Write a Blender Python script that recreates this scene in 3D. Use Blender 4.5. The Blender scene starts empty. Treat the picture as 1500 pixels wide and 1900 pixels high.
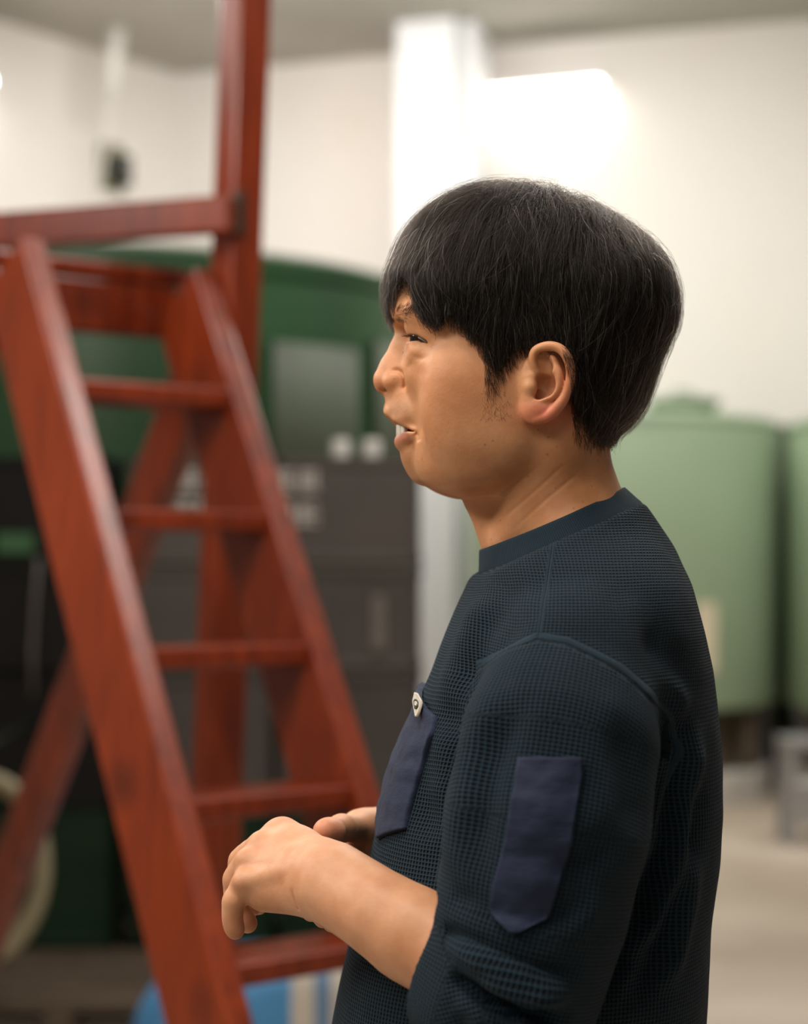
import bpy, bmesh, math, random
import numpy as np
from mathutils import Vector, Matrix

# ------------------------------------------------------------------ camera, light, exposure
FPX = 3600.0            # focal length in pixels of the 1500x1900 frame
ZC = 1.42               # camera height
HOR = 1050.0            # pixel row of the horizon
Y0 = 1.5                # depth of the man's median plane
SC = bpy.context.scene
COL = SC.collection
random.seed(4)
RNG = np.random.default_rng(7)

cam_d = bpy.data.cameras.new('camera')
cam = bpy.data.objects.new('camera', cam_d)
COL.objects.link(cam)
cam.location = (0, 0, ZC)
cam.rotation_euler = (math.radians(90), 0, 0)
cam_d.sensor_fit = 'HORIZONTAL'
cam_d.sensor_width = 24.0
cam_d.lens = FPX / 1500.0 * 24.0
cam_d.shift_y = (HOR - 950.0) / 1500.0
cam_d.clip_start = 0.02
cam_d.clip_end = 200
cam_d.dof.use_dof = True
cam_d.dof.focus_distance = 1.425
cam_d.dof.aperture_fstop = 3.1
SC.camera = cam

SC.view_settings.view_transform = 'Standard'
SC.view_settings.look = 'None'
SC.view_settings.gamma = 1.0
SC.view_settings.use_curve_mapping = False
SC.view_settings.exposure = 0.0

world = bpy.data.worlds.new('world')
SC.world = world
world.use_nodes = True
wbg = world.node_tree.nodes['Background']
wbg.inputs['Color'].default_value = (1.0, 0.91, 0.82, 1)
wbg.inputs['Strength'].default_value = 0.14


def area_light(name, loc, target, sx, sy, watts, color=(1, 0.95, 0.89)):
    d = bpy.data.lights.new(name, 'AREA')
    d.shape = 'RECTANGLE'
    d.size, d.size_y = sx, sy
    d.energy = watts
    d.color = color
    o = bpy.data.objects.new(name, d)
    COL.objects.link(o)
    o.location = loc
    o.rotation_euler = (Vector(target) - Vector(loc)).to_track_quat('-Z', 'Y').to_euler()
    return o


# unseen area lights, no fixtures: inferred ceiling light plus added rim and wall lights
area_light('unseen_light', (-1.9, 0.55, 2.9), (0.0, 1.45, 1.45), 1.3, 0.5, 36, (1, 0.89, 0.75))
area_light('unseen_light', (-0.75, 0.85, 4.3), (0.0, 1.45, 1.45), 1.3, 0.5, 78, (1, 0.91, 0.79))
area_light('unseen_light', (-0.7, -0.9, 3.6), (0.0, 1.5, 1.3), 1.3, 0.5, 20, (1, 0.88, 0.72))
area_light('unseen_light', (1.3, 3.2, 3.9), (0.2, 1.6, 1.6), 1.2, 0.4, 40)  # rim light for the back of the hair
area_light('unseen_light', (-2.3, 2.7, 2.9), (0.0, 1.5, 1.55), 1.2, 0.3, 30)  # added rim light on nose and forehead
area_light('unseen_light', (-1.3, 4.6, 3.0), (-0.02, 1.5, 1.55), 0.9, 0.3, 18)  # small rim light added behind the face
area_light('unseen_light', (0.6, 5.3, 4.7), (0.3, 6.2, 0), 2.0, 0.6, 75)
area_light('unseen_light', (2.6, 8.8, 4.9), (2.4, 9.4, 0), 2.5, 0.6, 145, (1, 0.95, 0.90))
area_light('unseen_light', (-1.6, 10.6, 4.9), (-1.3, 13.0, 2.4), 2.0, 0.5, 26, (1, 0.96, 0.92))  # added to brighten the left wall
area_light('unseen_light', (-0.2, 11.3, 4.9), (0.4, 13, 1.5), 3.0, 0.5, 95)


def P(px, py, Y):
    """the point that the photograph's pixel (px, py) shows at depth Y"""
    return Vector(((px - 750.0) / FPX * Y, Y, ZC - (py - HOR) / FPX * Y))


# ------------------------------------------------------------------ helpers: objects, materials
def tag(o, label=None, cat=None, group=None, kind=None):
    if label: o['label'] = label
    if cat: o['category'] = cat
    if group: o['group'] = group
    if kind: o['kind'] = kind
    return o


def empty(name, loc=(0, 0, 0), **kw):
    o = bpy.data.objects.new(name, None)
    COL.objects.link(o)
    o.location = loc
    o.empty_display_size = 0.1
    return tag(o, **kw)


def link(name, me, mat=None, parent=None, smooth=False, **kw):
    o = bpy.data.objects.new(name, me)
    COL.objects.link(o)
    if mat is not None and not me.materials:
        me.materials.append(mat)
    if smooth:
        me.polygons.foreach_set('use_smooth', [True] * len(me.polygons))
    if parent is not None:
        o.parent = parent
        o.matrix_parent_inverse = Matrix.Translation(-parent.location)
    return tag(o, **kw)


def np_mesh(name, verts, faces):
    """verts (n,3), faces (m,3|4) arrays -> mesh"""
    me = bpy.data.meshes.new(name)
    v = np.asarray(verts, np.float32)
    f = np.asarray(faces, np.int32)
    k = f.shape[1]
    me.vertices.add(len(v)); me.vertices.foreach_set('co', v.ravel())
    me.loops.add(f.size); me.loops.foreach_set('vertex_index', f.ravel())
    me.polygons.add(len(f))
    me.polygons.foreach_set('loop_start', np.arange(0, f.size, k, dtype=np.int32))
    me.polygons.foreach_set('loop_total', np.full(len(f), k, np.int32))
    me.polygons.foreach_set('use_smooth', np.ones(len(f), bool))
    me.update(calc_edges=True)
    me.validate()
    return me


def bm_mesh(name, bm):
    me = bpy.data.meshes.new(name)
    bmesh.ops.recalc_face_normals(bm, faces=bm.faces[:])
    bm.to_mesh(me); bm.free()
    return me


def add_box(bm, c, s, rot=None, bevel=0.0, seg=1):
    """box centred on c, full sizes s, rot = 3x3 Matrix whose columns are the box axes"""
    r = bmesh.ops.create_cube(bm, size=1.0)
    vs = r['verts']
    M = Matrix.Diagonal((s[0], s[1], s[2], 1))
    if rot is not None:
        M = rot.to_4x4() @ M
    bmesh.ops.transform(bm, matrix=Matrix.Translation(Vector(c)) @ M, verts=vs)
    if bevel > 0:
        es = list({e for v in vs for e in v.link_edges})
        bmesh.ops.bevel(bm, geom=es, offset=bevel, segments=seg, affect='EDGES', profile=0.5)


def axes(a, u):
    """rotation with z along a, x along u made square to it"""
    z = Vector(a).normalized()
    x = (Vector(u) - z * z.dot(Vector(u))).normalized()
    y = z.cross(x)
    return Matrix((x, y, z)).transposed()


def plank(name, a, b, u, su, sv, mat, parent, bevel=0.004, **kw):
    """timber from a to b; su = size along u, sv = size along axis x u"""
    a, b = Vector(a), Vector(b)
    bm = bmesh.new()
    add_box(bm, (a + b) / 2, (su, sv, (b - a).length), axes(b - a, u), bevel, 2)
    return link(name, bm_mesh(name, bm), mat, parent, **kw)


def add_lathe(bm, prof, c, n=64, a0=0.0, a1=2 * math.pi, cap=False):
    full = abs(a1 - a0 - 2 * math.pi) < 1e-6
    m = n if full else n + 1
    rings = []
    for r, z in prof:
        rings.append([bm.verts.new((c[0] + r * math.cos(a0 + (a1 - a0) * i / n), c[1] + r * math.sin(a0 + (a1 - a0) * i / n), c[2] + z)) for i in range(m)])
    for j in range(len(rings) - 1):
        for i in range(n):
            k = (i + 1) % m
            bm.faces.new((rings[j][i], rings[j][k], rings[j + 1][k], rings[j + 1][i]))
    if cap:
        for rg in (rings[0], rings[-1]):
            bm.faces.new(rg)


def add_tube(bm, pts, r, n=10, closed=False):
    pts = [Vector(p) for p in pts]
    rings, N = [], len(pts)
    ref = Vector((0.13, 0.2, 1.0))
    for i, p in enumerate(pts):
        t = (pts[(i + 1) % N] - pts[i - 1]) if closed else (pts[min(i + 1, N - 1)] - pts[max(i - 1, 0)])
        t.normalize()
        x = t.cross(ref)
        if x.length < 1e-4: x = t.cross(Vector((1, 0, 0)))
        x.normalize(); y = t.cross(x)
        rr = r[i] if hasattr(r, '__len__') else r
        rings.append([bm.verts.new(p + (x * math.cos(2 * math.pi * k / n) + y * math.sin(2 * math.pi * k / n)) * rr) for k in range(n)])
    for i in range(N if closed else N - 1):
        A, B = rings[i], rings[(i + 1) % N]
        for k in range(n):
            bm.faces.new((A[k], A[(k + 1) % n], B[(k + 1) % n], B[k]))
    if not closed:
        bm.faces.new(rings[0]); bm.faces.new(rings[-1])


class NT:
    """tiny node-tree writer"""
    def __init__(s, name):
        s.m = bpy.data.materials.new(name); s.m.use_nodes = True
        s.t = s.m.node_tree; s.bsdf = s.t.nodes['Principled BSDF']; s.out = s.t.nodes['Material Output']
    def n(s, typ, ins=None, **kw):
        nd = s.t.nodes.new(typ)
        for k, v in kw.items(): setattr(nd, k, v)
        for k, v in (ins or {}).items(): s.set(nd.inputs[k], v)
        return nd
    def set(s, sock, v):
        if isinstance(v, bpy.types.NodeSocket): s.t.links.new(v, sock)
        elif isinstance(v, bpy.types.Node): s.t.links.new(v.outputs[0], sock)
        else: sock.default_value = v
    def p(s, **kw):
        for k, v in kw.items(): s.set(s.bsdf.inputs[k.replace('_', ' ')], v)
    def math(s, op, a, b=None, c=None):
        nd = s.n('ShaderNodeMath', operation=op)
        s.set(nd.inputs[0], a)
        if b is not None: s.set(nd.inputs[1], b)
        if c is not None: s.set(nd.inputs[2], c)
        return nd.outputs[0]
    def ramp(s, fac, stops):
        nd = s.n('ShaderNodeValToRGB'); s.set(nd.inputs[0], fac)
        e = nd.color_ramp.elements
        while len(e) < len(stops): e.new(0.5)
        for i, (p, c) in enumerate(stops):
            e[i].position = p; e[i].color = c if len(c) == 4 else (*c, 1)
        return nd.outputs[0]
    def mix(s, fac, a, b, mode='MIX'):
        nd = s.n('ShaderNodeMix', data_type='RGBA', blend_type=mode)
        s.set(nd.inputs[0], fac); s.set(nd.inputs[6], a); s.set(nd.inputs[7], b)
        return nd.outputs[2]
    def noise(s, vec=None, scale=5.0, detail=4.0, rough=0.5):
        nd = s.n('ShaderNodeTexNoise'); nd.inputs['Scale'].default_value = scale
        nd.inputs['Detail'].default_value = detail; nd.inputs['Roughness'].default_value = rough
        if vec is not None: s.set(nd.inputs['Vector'], vec)
        return nd.outputs[0]
    def coord(s, which='Object', scale=None):
        o = s.n('ShaderNodeTexCoord').outputs[which]
        if scale is None: return o
        mp = s.n('ShaderNodeMapping'); s.set(mp.inputs['Vector'], o); mp.inputs['Scale'].default_value = scale
        return mp.outputs[0]
    def bump(s, h, strength=0.3, dist=0.01):
        nd = s.n('ShaderNodeBump'); s.set(nd.inputs['Height'], h)
        nd.inputs['Strength'].default_value = strength; nd.inputs['Distance'].default_value = dist
        s.set(s.bsdf.inputs['Normal'], nd.outputs[0]); return nd


def C4(c): return (c[0], c[1], c[2], 1.0)


def simple(name, col, rough=0.5, var=0.12, scale=6.0, bump=0.0, metal=0.0, spec=0.5):
    t = NT(name)
    v = t.noise(t.coord(), scale, 5)
    lo = tuple(x * (1 - var) for x in col); hi = tuple(min(1, x * (1 + var)) for x in col)
    t.p(Base_Color=t.ramp(v, [(0.3, lo), (0.7, hi)]), Roughness=rough, Metallic=metal, Specular_IOR_Level=spec)
    if bump: t.bump(t.noise(t.coord(), scale * 8, 4), bump, 0.004)
    return t.m


def lin(r, g, b):
    f = lambda c: (c / 255 / 12.92) if c / 255 <= 0.04045 else ((c / 255 + 0.055) / 1.055) ** 2.4
    return (f(r), f(g), f(b))

# ------------------------------------------------------------------ materials of the hall
def wood_mat(name, base, dark, rough=0.38):
    t = NT(name)
    co = t.coord('Object')
    big = t.noise(co, 1.6, 3)
    v = t.n('ShaderNodeVectorMath', operation='MULTIPLY', ins={0: co, 1: (26, 26, 3.0)})
    grain = t.noise(v.outputs[0], 1.6, 6, 0.6)
    k = t.n('ShaderNodeTexVoronoi', ins={'Vector': co, 'Scale': 3.2})
    knot = t.ramp(k.outputs['Distance'], [(0.05, (1, 1, 1)), (0.19, (0, 0, 0))])
    c1 = t.mix(t.ramp(grain, [(0.35, (0, 0, 0)), (0.7, (1, 1, 1))]), C4(dark), C4(base))
    c2 = t.mix(t.math('MULTIPLY', t.ramp(big, [(0.4, (0, 0, 0)), (0.7, (1, 1, 1))]), 0.45), c1, C4(tuple(x * 1.5 for x in base)))
    c3 = t.mix(t.math('MULTIPLY', knot, 0.7), c2, C4(tuple(x * 0.35 for x in dark)))
    t.p(Base_Color=c3, Roughness=rough)
    if rough < 0.5: t.p(Coat_Weight=0.4, Coat_Roughness=0.22, Specular_IOR_Level=0.35)
    t.bump(grain, 0.15, 0.003)
    return t.m


M_WOOD = wood_mat('red_lacquered_wood', (0.245, 0.033, 0.0045), (0.095, 0.0100, 0.0020), 0.36)
M_WALL = NT('white_wall_paint')
_n = M_WALL.noise(M_WALL.coord(), 0.55, 5)
_c = M_WALL.mix(M_WALL.ramp(_n, [(0.52, (0, 0, 0)), (0.75, (0.55, 0.55, 0.55))]), C4((0.82, 0.785, 0.745)), C4((0.80, 0.70, 0.62)))
M_WALL.p(Base_Color=_c, Roughness=0.75); M_WALL = M_WALL.m
M_CEIL = simple('grey_ceiling', (0.46, 0.435, 0.39), 0.8, 0.12, 0.7)
M_FLOOR = NT('worn_concrete')
_n = M_FLOOR.noise(M_FLOOR.coord(), 0.9, 6)
M_FLOOR.p(Base_Color=M_FLOOR.ramp(_n, [(0.35, (0.36, 0.29, 0.22)), (0.65, (0.54, 0.46, 0.375))]), Roughness=0.55)
M_FLOOR.bump(M_FLOOR.noise(M_FLOOR.coord(), 30, 4), 0.15, 0.005); M_FLOOR = M_FLOOR.m
M_PILLAR = simple('white_pillar_paint', (0.73, 0.74, 0.76), 0.5, 0.03, 1.0)
M_DGREEN = simple('dark_green_enamel', (0.030, 0.088, 0.036), 0.36, 0.20, 1.2)
M_PANEL = simple('grey_green_panel', (0.090, 0.115, 0.078), 0.65, 0.25, 1.5)
M_LGREEN = simple('pale_green_enamel', (0.32, 0.43, 0.285), 0.42, 0.06, 1.0)
M_LGREEN2 = simple('mid_green_enamel', (0.19, 0.27, 0.165), 0.45, 0.06, 1.0)
M_GAPFILL = simple('dark_green_gap_filler', (0.040, 0.060, 0.028), 0.6, 0.15, 4)
M_CREAM = simple('cream_card', (0.72, 0.63, 0.46), 0.6, 0.05)
M_BROWN = simple('dark_brown_base', (0.10, 0.075, 0.05), 0.8, 0.3, 5)  # dark brown for tank skirts, legs and feet
M_PLINTH = simple('pale_plinth_concrete', (0.55, 0.52, 0.47), 0.8, 0.15, 4)
M_CRATEG = simple('lit_crate_plastic', (0.070, 0.060, 0.054), 0.42, 0.15, 3)  # crate plastic with the haze and sheen of the lit stacks painted in
M_CRATE_SHADE = simple('shaded_crate_plastic', (0.0045, 0.0040, 0.0040), 0.5, 0.2, 3, 0, 0, 0.25)  # same crates, painted darker for the dimly lit left stack
M_CRATEGR = simple('dark_green_crate_plastic', (0.006, 0.026, 0.011), 0.45, 0.25, 3, 0, 0, 0.3)
M_CRATEST = simple('green_crate_plastic', (0.035, 0.12, 0.045), 0.4, 0.2, 3)
M_PRINT = simple('faded_white_print', (0.58, 0.54, 0.50), 0.6, 0.1, 20)
M_GREYLAB = simple('grey_label', (0.17, 0.15, 0.135), 0.6, 0.1, 10)
M_HOSE = simple('cream_hose_rubber', (0.30, 0.26, 0.16), 0.5, 0.12, 4)
M_DUCK = wood_mat('grey_brown_duckboard', (0.125, 0.090, 0.062), (0.060, 0.042, 0.027), 0.75)
M_STEEL = simple('galvanised_steel', (0.42, 0.42, 0.43), 0.4, 0.08, 8, 0, 0.6)
M_DARK = simple('dark_plastic', (0.018, 0.022, 0.014), 0.5, 0.2, 12)
M_OLIVE = simple('olive_plate', (0.28, 0.26, 0.15), 0.6, 0.1, 8)
M_WHITEP = simple('white_plastic', (0.78, 0.76, 0.72), 0.4, 0.04, 8)
M_BOTTLE = simple('green_bottle_glass', (0.02, 0.07, 0.03), 0.12, 0.1, 8)


def emit(name, col, s):
    t = NT(name)
    t.p(Base_Color=C4((0.8, 0.8, 0.8)), Emission_Color=C4(col), Emission_Strength=s)
    return t.m


M_TUBE = emit('lit_fluorescent_tube', (1.0, 0.95, 0.90), 30.0)

# ------------------------------------------------------------------ the hall
CEIL = 5.1
WC = Vector((-1.69, 14.5, 0))                       # corner of the two walls
WB = Vector((2.72, 13.05, 0)) - WC                  # along the back wall
WL = Vector((-2.73, 13.1, 0)) - WC                  # along the left wall


def wall_box(name, a, b, z0, z1, th, side, mat):
    a, b = Vector(a), Vector(b)
    d = (b - a).normalized(); nrm = Vector((-d.y, d.x, 0)) * side
    bm = bmesh.new()
    add_box(bm, (a + b) / 2 + nrm * th / 2 + Vector((0, 0, (z0 + z1) / 2)), (th, (b - a).length, z1 - z0), Matrix((nrm, d, Vector((0, 0, 1)))).transposed())
    return link(name, bm_mesh(name, bm), mat, kind='structure')


def slab(name, c, s, mat):
    bm = bmesh.new(); add_box(bm, c, s)
    return link(name, bm_mesh(name, bm), mat, kind='structure')


slab('floor', (0, 6, -0.1), (26, 26, 0.2), M_FLOOR)
slab('ceiling', (0, 6, CEIL + 0.1), (26, 26, 0.2), M_CEIL)
wall_box('wall_back', WC, WC + WB * 2.6, 0, CEIL, 0.2, 1, M_WALL)
wall_box('wall_left', WC, WC + WL * 6.5, 0, CEIL, 0.2, -1, M_WALL)


def on_wall(px, py, d, off):
    """where the ray through a pixel meets a wall (direction d from the corner), off metres before it"""
    nrm = Vector((-d.y, d.x, 0)).normalized()
    if nrm.y > 0: nrm = -nrm
    r = P(px, py, 1.0) - Vector((0, 0, ZC))
    t = (WC + nrm * off).dot(nrm) / r.dot(nrm)
    return Vector((0, 0, ZC)) + r * t, nrm


bdir = WB.normalized(); bn = Vector((bdir.y, -bdir.x, 0))
pc = P(806, 1050, 13.25)
bm = bmesh.new()
add_box(bm, (pc.x, pc.y, CEIL / 2), (0.42, 0.40, CEIL), Matrix((bdir, -bn, Vector((0, 0, 1)))).transposed(), 0.01, 2)
add_box(bm, (pc.x + 0.27, pc.y - 0.02, CEIL / 2), (0.12, 0.30, CEIL), Matrix((bdir, -bn, Vector((0, 0, 1)))).transposed(), 0.01, 2)
link('pillar', bm_mesh('pillar', bm), M_PILLAR, kind='structure')


def wall_lamp(p0, p1, nrm, label):
    c = (p0 + p1) / 2
    root = empty('wall_lamp', c, label=label, cat='lamp', group='fluorescent lamps on the walls')
    d = (p1 - p0).normalized()
    R = Matrix((d, nrm, d.cross(nrm))).transposed()
    up = Vector((0, 0, 1)); L = (p1 - p0).length
    bm = bmesh.new()
    add_box(bm, c - nrm * 0.035 + up * 0.060, (L * 1.03, 0.19, 0.04), R, 0.006, 2)
    link('housing', bm_mesh('housing', bm), M_WHITEP, root)
    for p in (p0, p1):
        bm = bmesh.new(); add_box(bm, p - nrm * 0.03 + up * 0.01, (0.03, 0.09, 0.09), R, 0.006, 2)
        link('socket', bm_mesh('socket', bm), M_WHITEP, root)
    bm = bmesh.new(); add_tube(bm, [p0, p1], 0.028, 16)
    link('tube', bm_mesh('tube', bm), M_TUBE, root, smooth=True)
    return root


a, nb = on_wall(885, 182, WB, 0.14); b, _ = on_wall(1118, 160, WB, 0.14)
wall_lamp(a, b, nb, 'lit fluorescent tube lamp on the white back wall beside the pillar')
a, nl = on_wall(-190, 130, WL, 0.14); b, _ = on_wall(-20, 152, WL, 0.14)
wall_lamp(a, b, nl, 'lit fluorescent tube lamp on the left wall, only its end in view')

# dark box and white drop pipe on the left wall
c, nl = on_wall(222, 316, WL, 0.10)
ldir = WL.normalized(); RL = Matrix((ldir, nl, Vector((0, 0, 1)))).transposed()
root = empty('wall_box', c, label='small dark switch box on an olive plate on the left wall', cat='box')
bm = bmesh.new(); add_box(bm, c, (0.13, 0.14, 0.22), RL, 0.015, 2); link('case', bm_mesh('case', bm), M_DARK, root)
bm = bmesh.new(); add_box(bm, c - nl * 0.085 + Vector((0, 0, 0.03)), (0.24, 0.02, 0.34), RL, 0.004, 1); link('plate', bm_mesh('plate', bm), M_OLIVE, root)
bm = bmesh.new(); add_box(bm, c + nl * 0.08 + Vector((0, 0, 0.03)), (0.02, 0.03, 0.05), RL, 0.003, 1); link('switch_lever', bm_mesh('switch_lever', bm), M_STEEL, root)

pt, pb, pe = P(219, 42, 13.3), P(205, 190, 13.3), P(180, 372, 13.3)
root = empty('pendant_pipe', pb, label='slim white pipe hanging on a thin cord from the ceiling', cat='pipe')
bm = bmesh.new(); add_tube(bm, [pt, (pt + pb) / 2, pb], [0.058, 0.055, 0.038], 14); link('pipe', bm_mesh('pipe', bm), M_WHITEP, root, smooth=True)
bm = bmesh.new(); add_tube(bm, [pb, (pb + pe) / 2 + Vector((0.01, 0, 0)), pe], 0.010, 8); link('pull_cord', bm_mesh('pull_cord', bm), M_WHITEP, root, smooth=True)
bm = bmesh.new(); add_tube(bm, [pt, Vector((pt.x + 0.02, pt.y, CEIL))], 0.006, 8); link('hanger', bm_mesh('hanger', bm), M_DARK, root, smooth=True)


# ------------------------------------------------------------------ tanks
def lathe_part(name, prof, c, mat, parent, n=96, **kw):
    bm = bmesh.new(); add_lathe(bm, prof, c, n)
    o = link(name, bm_mesh(name, bm), mat, parent, smooth=True)
    md = o.modifiers.new('edges', 'EDGE_SPLIT'); md.split_angle = math.radians(40)
    return tag(o, **kw)


def tank(c, R, zb, zt, plinth, label, group, card=None, hatch=None):
    root = empty('storage_tank', (c[0], c[1], 0), label=label, cat='tank', group=group)
    g = (c[0], c[1], 0)
    lathe_part('shell', [(0.02, zb - 0.05), (R * 0.5, zb - 0.04), (R - 0.02, zb), (R, zb + 0.03), (R, zt - 0.05), (R - 0.012, zt - 0.015), (R - 0.04, zt), (R * 0.55, zt + 0.03), (0.02, zt + 0.045)], g, M_LGREEN, root)
    lathe_part('rim', [(R - 0.01, zt - 0.06), (R + 0.012, zt - 0.055), (R + 0.012, zt - 0.03), (R - 0.01, zt - 0.02)], g, M_LGREEN, root)
    lathe_part('plinth', [(0.02, plinth), (R * 0.93, plinth), (R * 0.95, plinth - 0.02), (R * 0.95, 0.0)], g, M_PLINTH, root, label='pale round concrete plinth')
    lathe_part('skirt', [(R * 0.80, plinth), (R * 0.80, zb - 0.03)], g, M_BROWN, root, label='dark brown recessed skirt')
    for k in range(8):
        an = 2 * math.pi * k / 8 + 0.2
        bm = bmesh.new()
        add_box(bm, (c[0] + R * 0.88 * math.cos(an), c[1] + R * 0.88 * math.sin(an), (plinth + zb) / 2), (0.08, 0.08, zb - plinth + 0.02), Matrix.Rotation(an, 3, 'Z'), 0.006)
        link('leg', bm_mesh('leg', bm), M_BROWN, root)
    if hatch:
        hx, hy, hr = hatch
        h = lathe_part('hatch', [(hr, zt - 0.02), (hr, zt + 0.10), (hr + 0.02, zt + 0.10), (hr + 0.02, zt + 0.135), (hr * 0.6, zt + 0.155), (0.01, zt + 0.16)], (hx, hy, 0), M_LGREEN2, root, 48, label='darker green round hatch on top')
        bm = bmesh.new(); add_tube(bm, [(hx - 0.06, hy, zt + 0.15), (hx - 0.06, hy, zt + 0.19), (hx + 0.06, hy, zt + 0.19), (hx + 0.06, hy, zt + 0.15)], 0.01, 8)
        link('hatch_handle', bm_mesh('hatch_handle', bm), M_LGREEN2, h)
    if card:
        a0, a1, z0, z1 = card
        bm = bmesh.new(); add_lathe(bm, [(R + 0.002, z0), (R + 0.012, z0), (R + 0.012, z1), (R + 0.002, z1)], g, 10, a0, a1)
        link('record_card', bm_mesh('record_card', bm), M_CREAM, root, label='cream record card')
    return root


def ang(c, px):      # angle on a tank of centre c towards pixel column px, front side
    r = (px - 750) / FPX
    return math.atan2(-1, 0) + 0 * r


tA = P(1155, 1050, 12.3); RA = 0.974
def tank_angle(c, R, px):
    k = (px - 750) / FPX                      # x = k*y ; solve on the circle, near side
    A = 1 + k * k; B = -2 * (c[1] + k * c[0]); Cc = c[0] ** 2 + c[1] ** 2 - R * R
    y = (-B - math.sqrt(max(B * B - 4 * A * Cc, 0))) / (2 * A)
    return math.atan2(y - c[1], k * y - c[0]), y
a0, yy = tank_angle(tA, RA, 1288); a1, yy = tank_angle(tA, RA, 1328)
hp_ = P(1268, 720, 12.25)
tank(tA, RA, 0.57, 2.33, 0.18, 'pale green storage tank with round hatch and cream card, behind the man', 'pale green storage tanks',
     card=(a0, a1, P(0, 1250, yy).z, P(0, 1118, yy).z), hatch=(hp_.x, hp_.y, 0.215))
tB = P(1467 + 298, 1050, 11.75)
tank(tB, RA, 0.57, 2.30, 0.18, 'pale green storage tank cut off by the right edge, beside a dark gap', 'pale green storage tanks')

pp = P(1453, 1050, 12.9)  # dark green cylinder added to darken the gap between the tanks
root = empty('gap_filler', (pp.x, pp.y, 0), label='dark green upright added to darken the gap between the two pale tanks', cat='pipe')
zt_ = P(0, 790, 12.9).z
bm = bmesh.new(); add_tube(bm, [(pp.x, pp.y, 0.03), (pp.x, pp.y, zt_)], 0.075, 20); link('pipe', bm_mesh('pipe', bm), M_GAPFILL, root, smooth=True)
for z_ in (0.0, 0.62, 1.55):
    lathe_part('filler_ring', [(0.02, z_), (0.095, z_), (0.095, z_ + 0.03), (0.02, z_ + 0.03)], (pp.x, pp.y, 0), M_GAPFILL, root, 24)

# big dark green tank behind the crates
tD = P(195, 1050, 9.0); RD = 1.46; ZT = 2.69
root = empty('fermentation_tank', (tD.x, tD.y, 0), label='large dark green enamel tank behind the crates and the ladder', cat='tank')
g = (tD.x, tD.y, 0)
lathe_part('shell', [(0.02, 0.10), (RD - 0.05, 0.10), (RD, 0.16), (RD, ZT - 0.08), (RD - 0.01, ZT - 0.02), (RD - 0.05, ZT), (RD - 0.5, ZT + 0.02), (0.02, ZT + 0.03)], g, M_DGREEN, root)
lathe_part('rim', [(RD - 0.01, ZT - 0.10), (RD + 0.02, ZT - 0.09), (RD + 0.02, ZT - 0.03), (RD - 0.01, ZT - 0.02)], g, M_DGREEN, root)
for k in range(6):
    an = math.pi / 3 * k + 0.3
    bm = bmesh.new(); add_box(bm, (tD.x + (RD - 0.2) * math.cos(an), tD.y + (RD - 0.2) * math.sin(an), 0.055), (0.14, 0.14, 0.11), Matrix.Rotation(an, 3, 'Z'), 0.005)
    link('foot', bm_mesh('foot', bm), M_BROWN, root)
for (pa, pb_, ya, yb, nm) in ((500, 655, 640, 900, 'shell_panel'), (688, 760, 640, 900, 'shell_panel')):  # lighter grey-green panels raised on the shell
    a0, y1 = tank_angle(tD, RD, pa); a1, y2 = tank_angle(tD, RD, pb_)
    ym = (y1 + y2) / 2
    z0, z1 = P(0, yb, ym).z, P(0, ya, ym).z
    bm = bmesh.new(); add_lathe(bm, [(RD + 0.002, z0), (RD + 0.03, z0 + 0.01), (RD + 0.03, z1 - 0.01), (RD + 0.002, z1)], g, 16, a0, a1)
    link(nm, bm_mesh(nm, bm), M_PANEL, root, smooth=True, label='lighter grey-green panel')

# ------------------------------------------------------------------ duckboard and crates
DUCK = 0.10
YC = 6.69
root = empty('duckboard', (-0.9, 6.4, 0), label='low grey-brown timber duckboard on the floor under the crates', cat='duckboard')
for k in range(9):
    y = 5.95 + k * 0.145
    bm = bmesh.new(); add_box(bm, (-1.05 + random.uniform(-.02, .02), y, DUCK - 0.0195 + random.uniform(-.002, .002)), (2.7, 0.125, 0.035), None, 0.005, 2)
    link('slat', bm_mesh('slat', bm), M_DUCK, root)
for x in (-2.3, -1.65, -1.05, -0.45, 0.2):
    bm = bmesh.new(); add_box(bm, (x, 6.53, 0.0315), (0.09, 1.3, 0.062), None, 0.005, 2)
    link('bearer', bm_mesh('bearer', bm), M_DUCK, root)


def crate_mesh(w, d, h):
    bm = bmesh.new()
    t = 0.018
    add_box(bm, (0, 0, 0.012), (w - 0.02, d - 0.02, 0.024), None, 0.004)
    for s in (-1, 1):
        add_box(bm, (0, s * (d / 2 - t / 2 - 0.006), h / 2), (w - 0.012, t, h - 0.01), None, 0.003)
        add_box(bm, (s * (w / 2 - t / 2 - 0.006), 0, h / 2), (t, d - 0.012, h - 0.01), None, 0.003)
    for z in (h - 0.022, 0.022):
        for s in (-1, 1):
            add_box(bm, (0, s * (d / 2 - 0.012), z), (w, 0.024, 0.036), None, 0.006)
            add_box(bm, (s * (w / 2 - 0.012), 0, z), (0.024, d, 0.036), None, 0.006)
    n = 5
    for k in range(n):
        x = -w / 2 + 0.02 + (w - 0.04) * k / (n - 1)
        for s in (-1, 1):
            if abs(x) > 0.45 * w or (k % 2 == 0 and abs(x) > 0.05):
                add_box(bm, (x, s * (d / 2 - 0.008), h / 2), (0.022, 0.016, h - 0.05), None, 0.003)
    return bm_mesh('crate', bm)


CRATE_CACHE = {}


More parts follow.
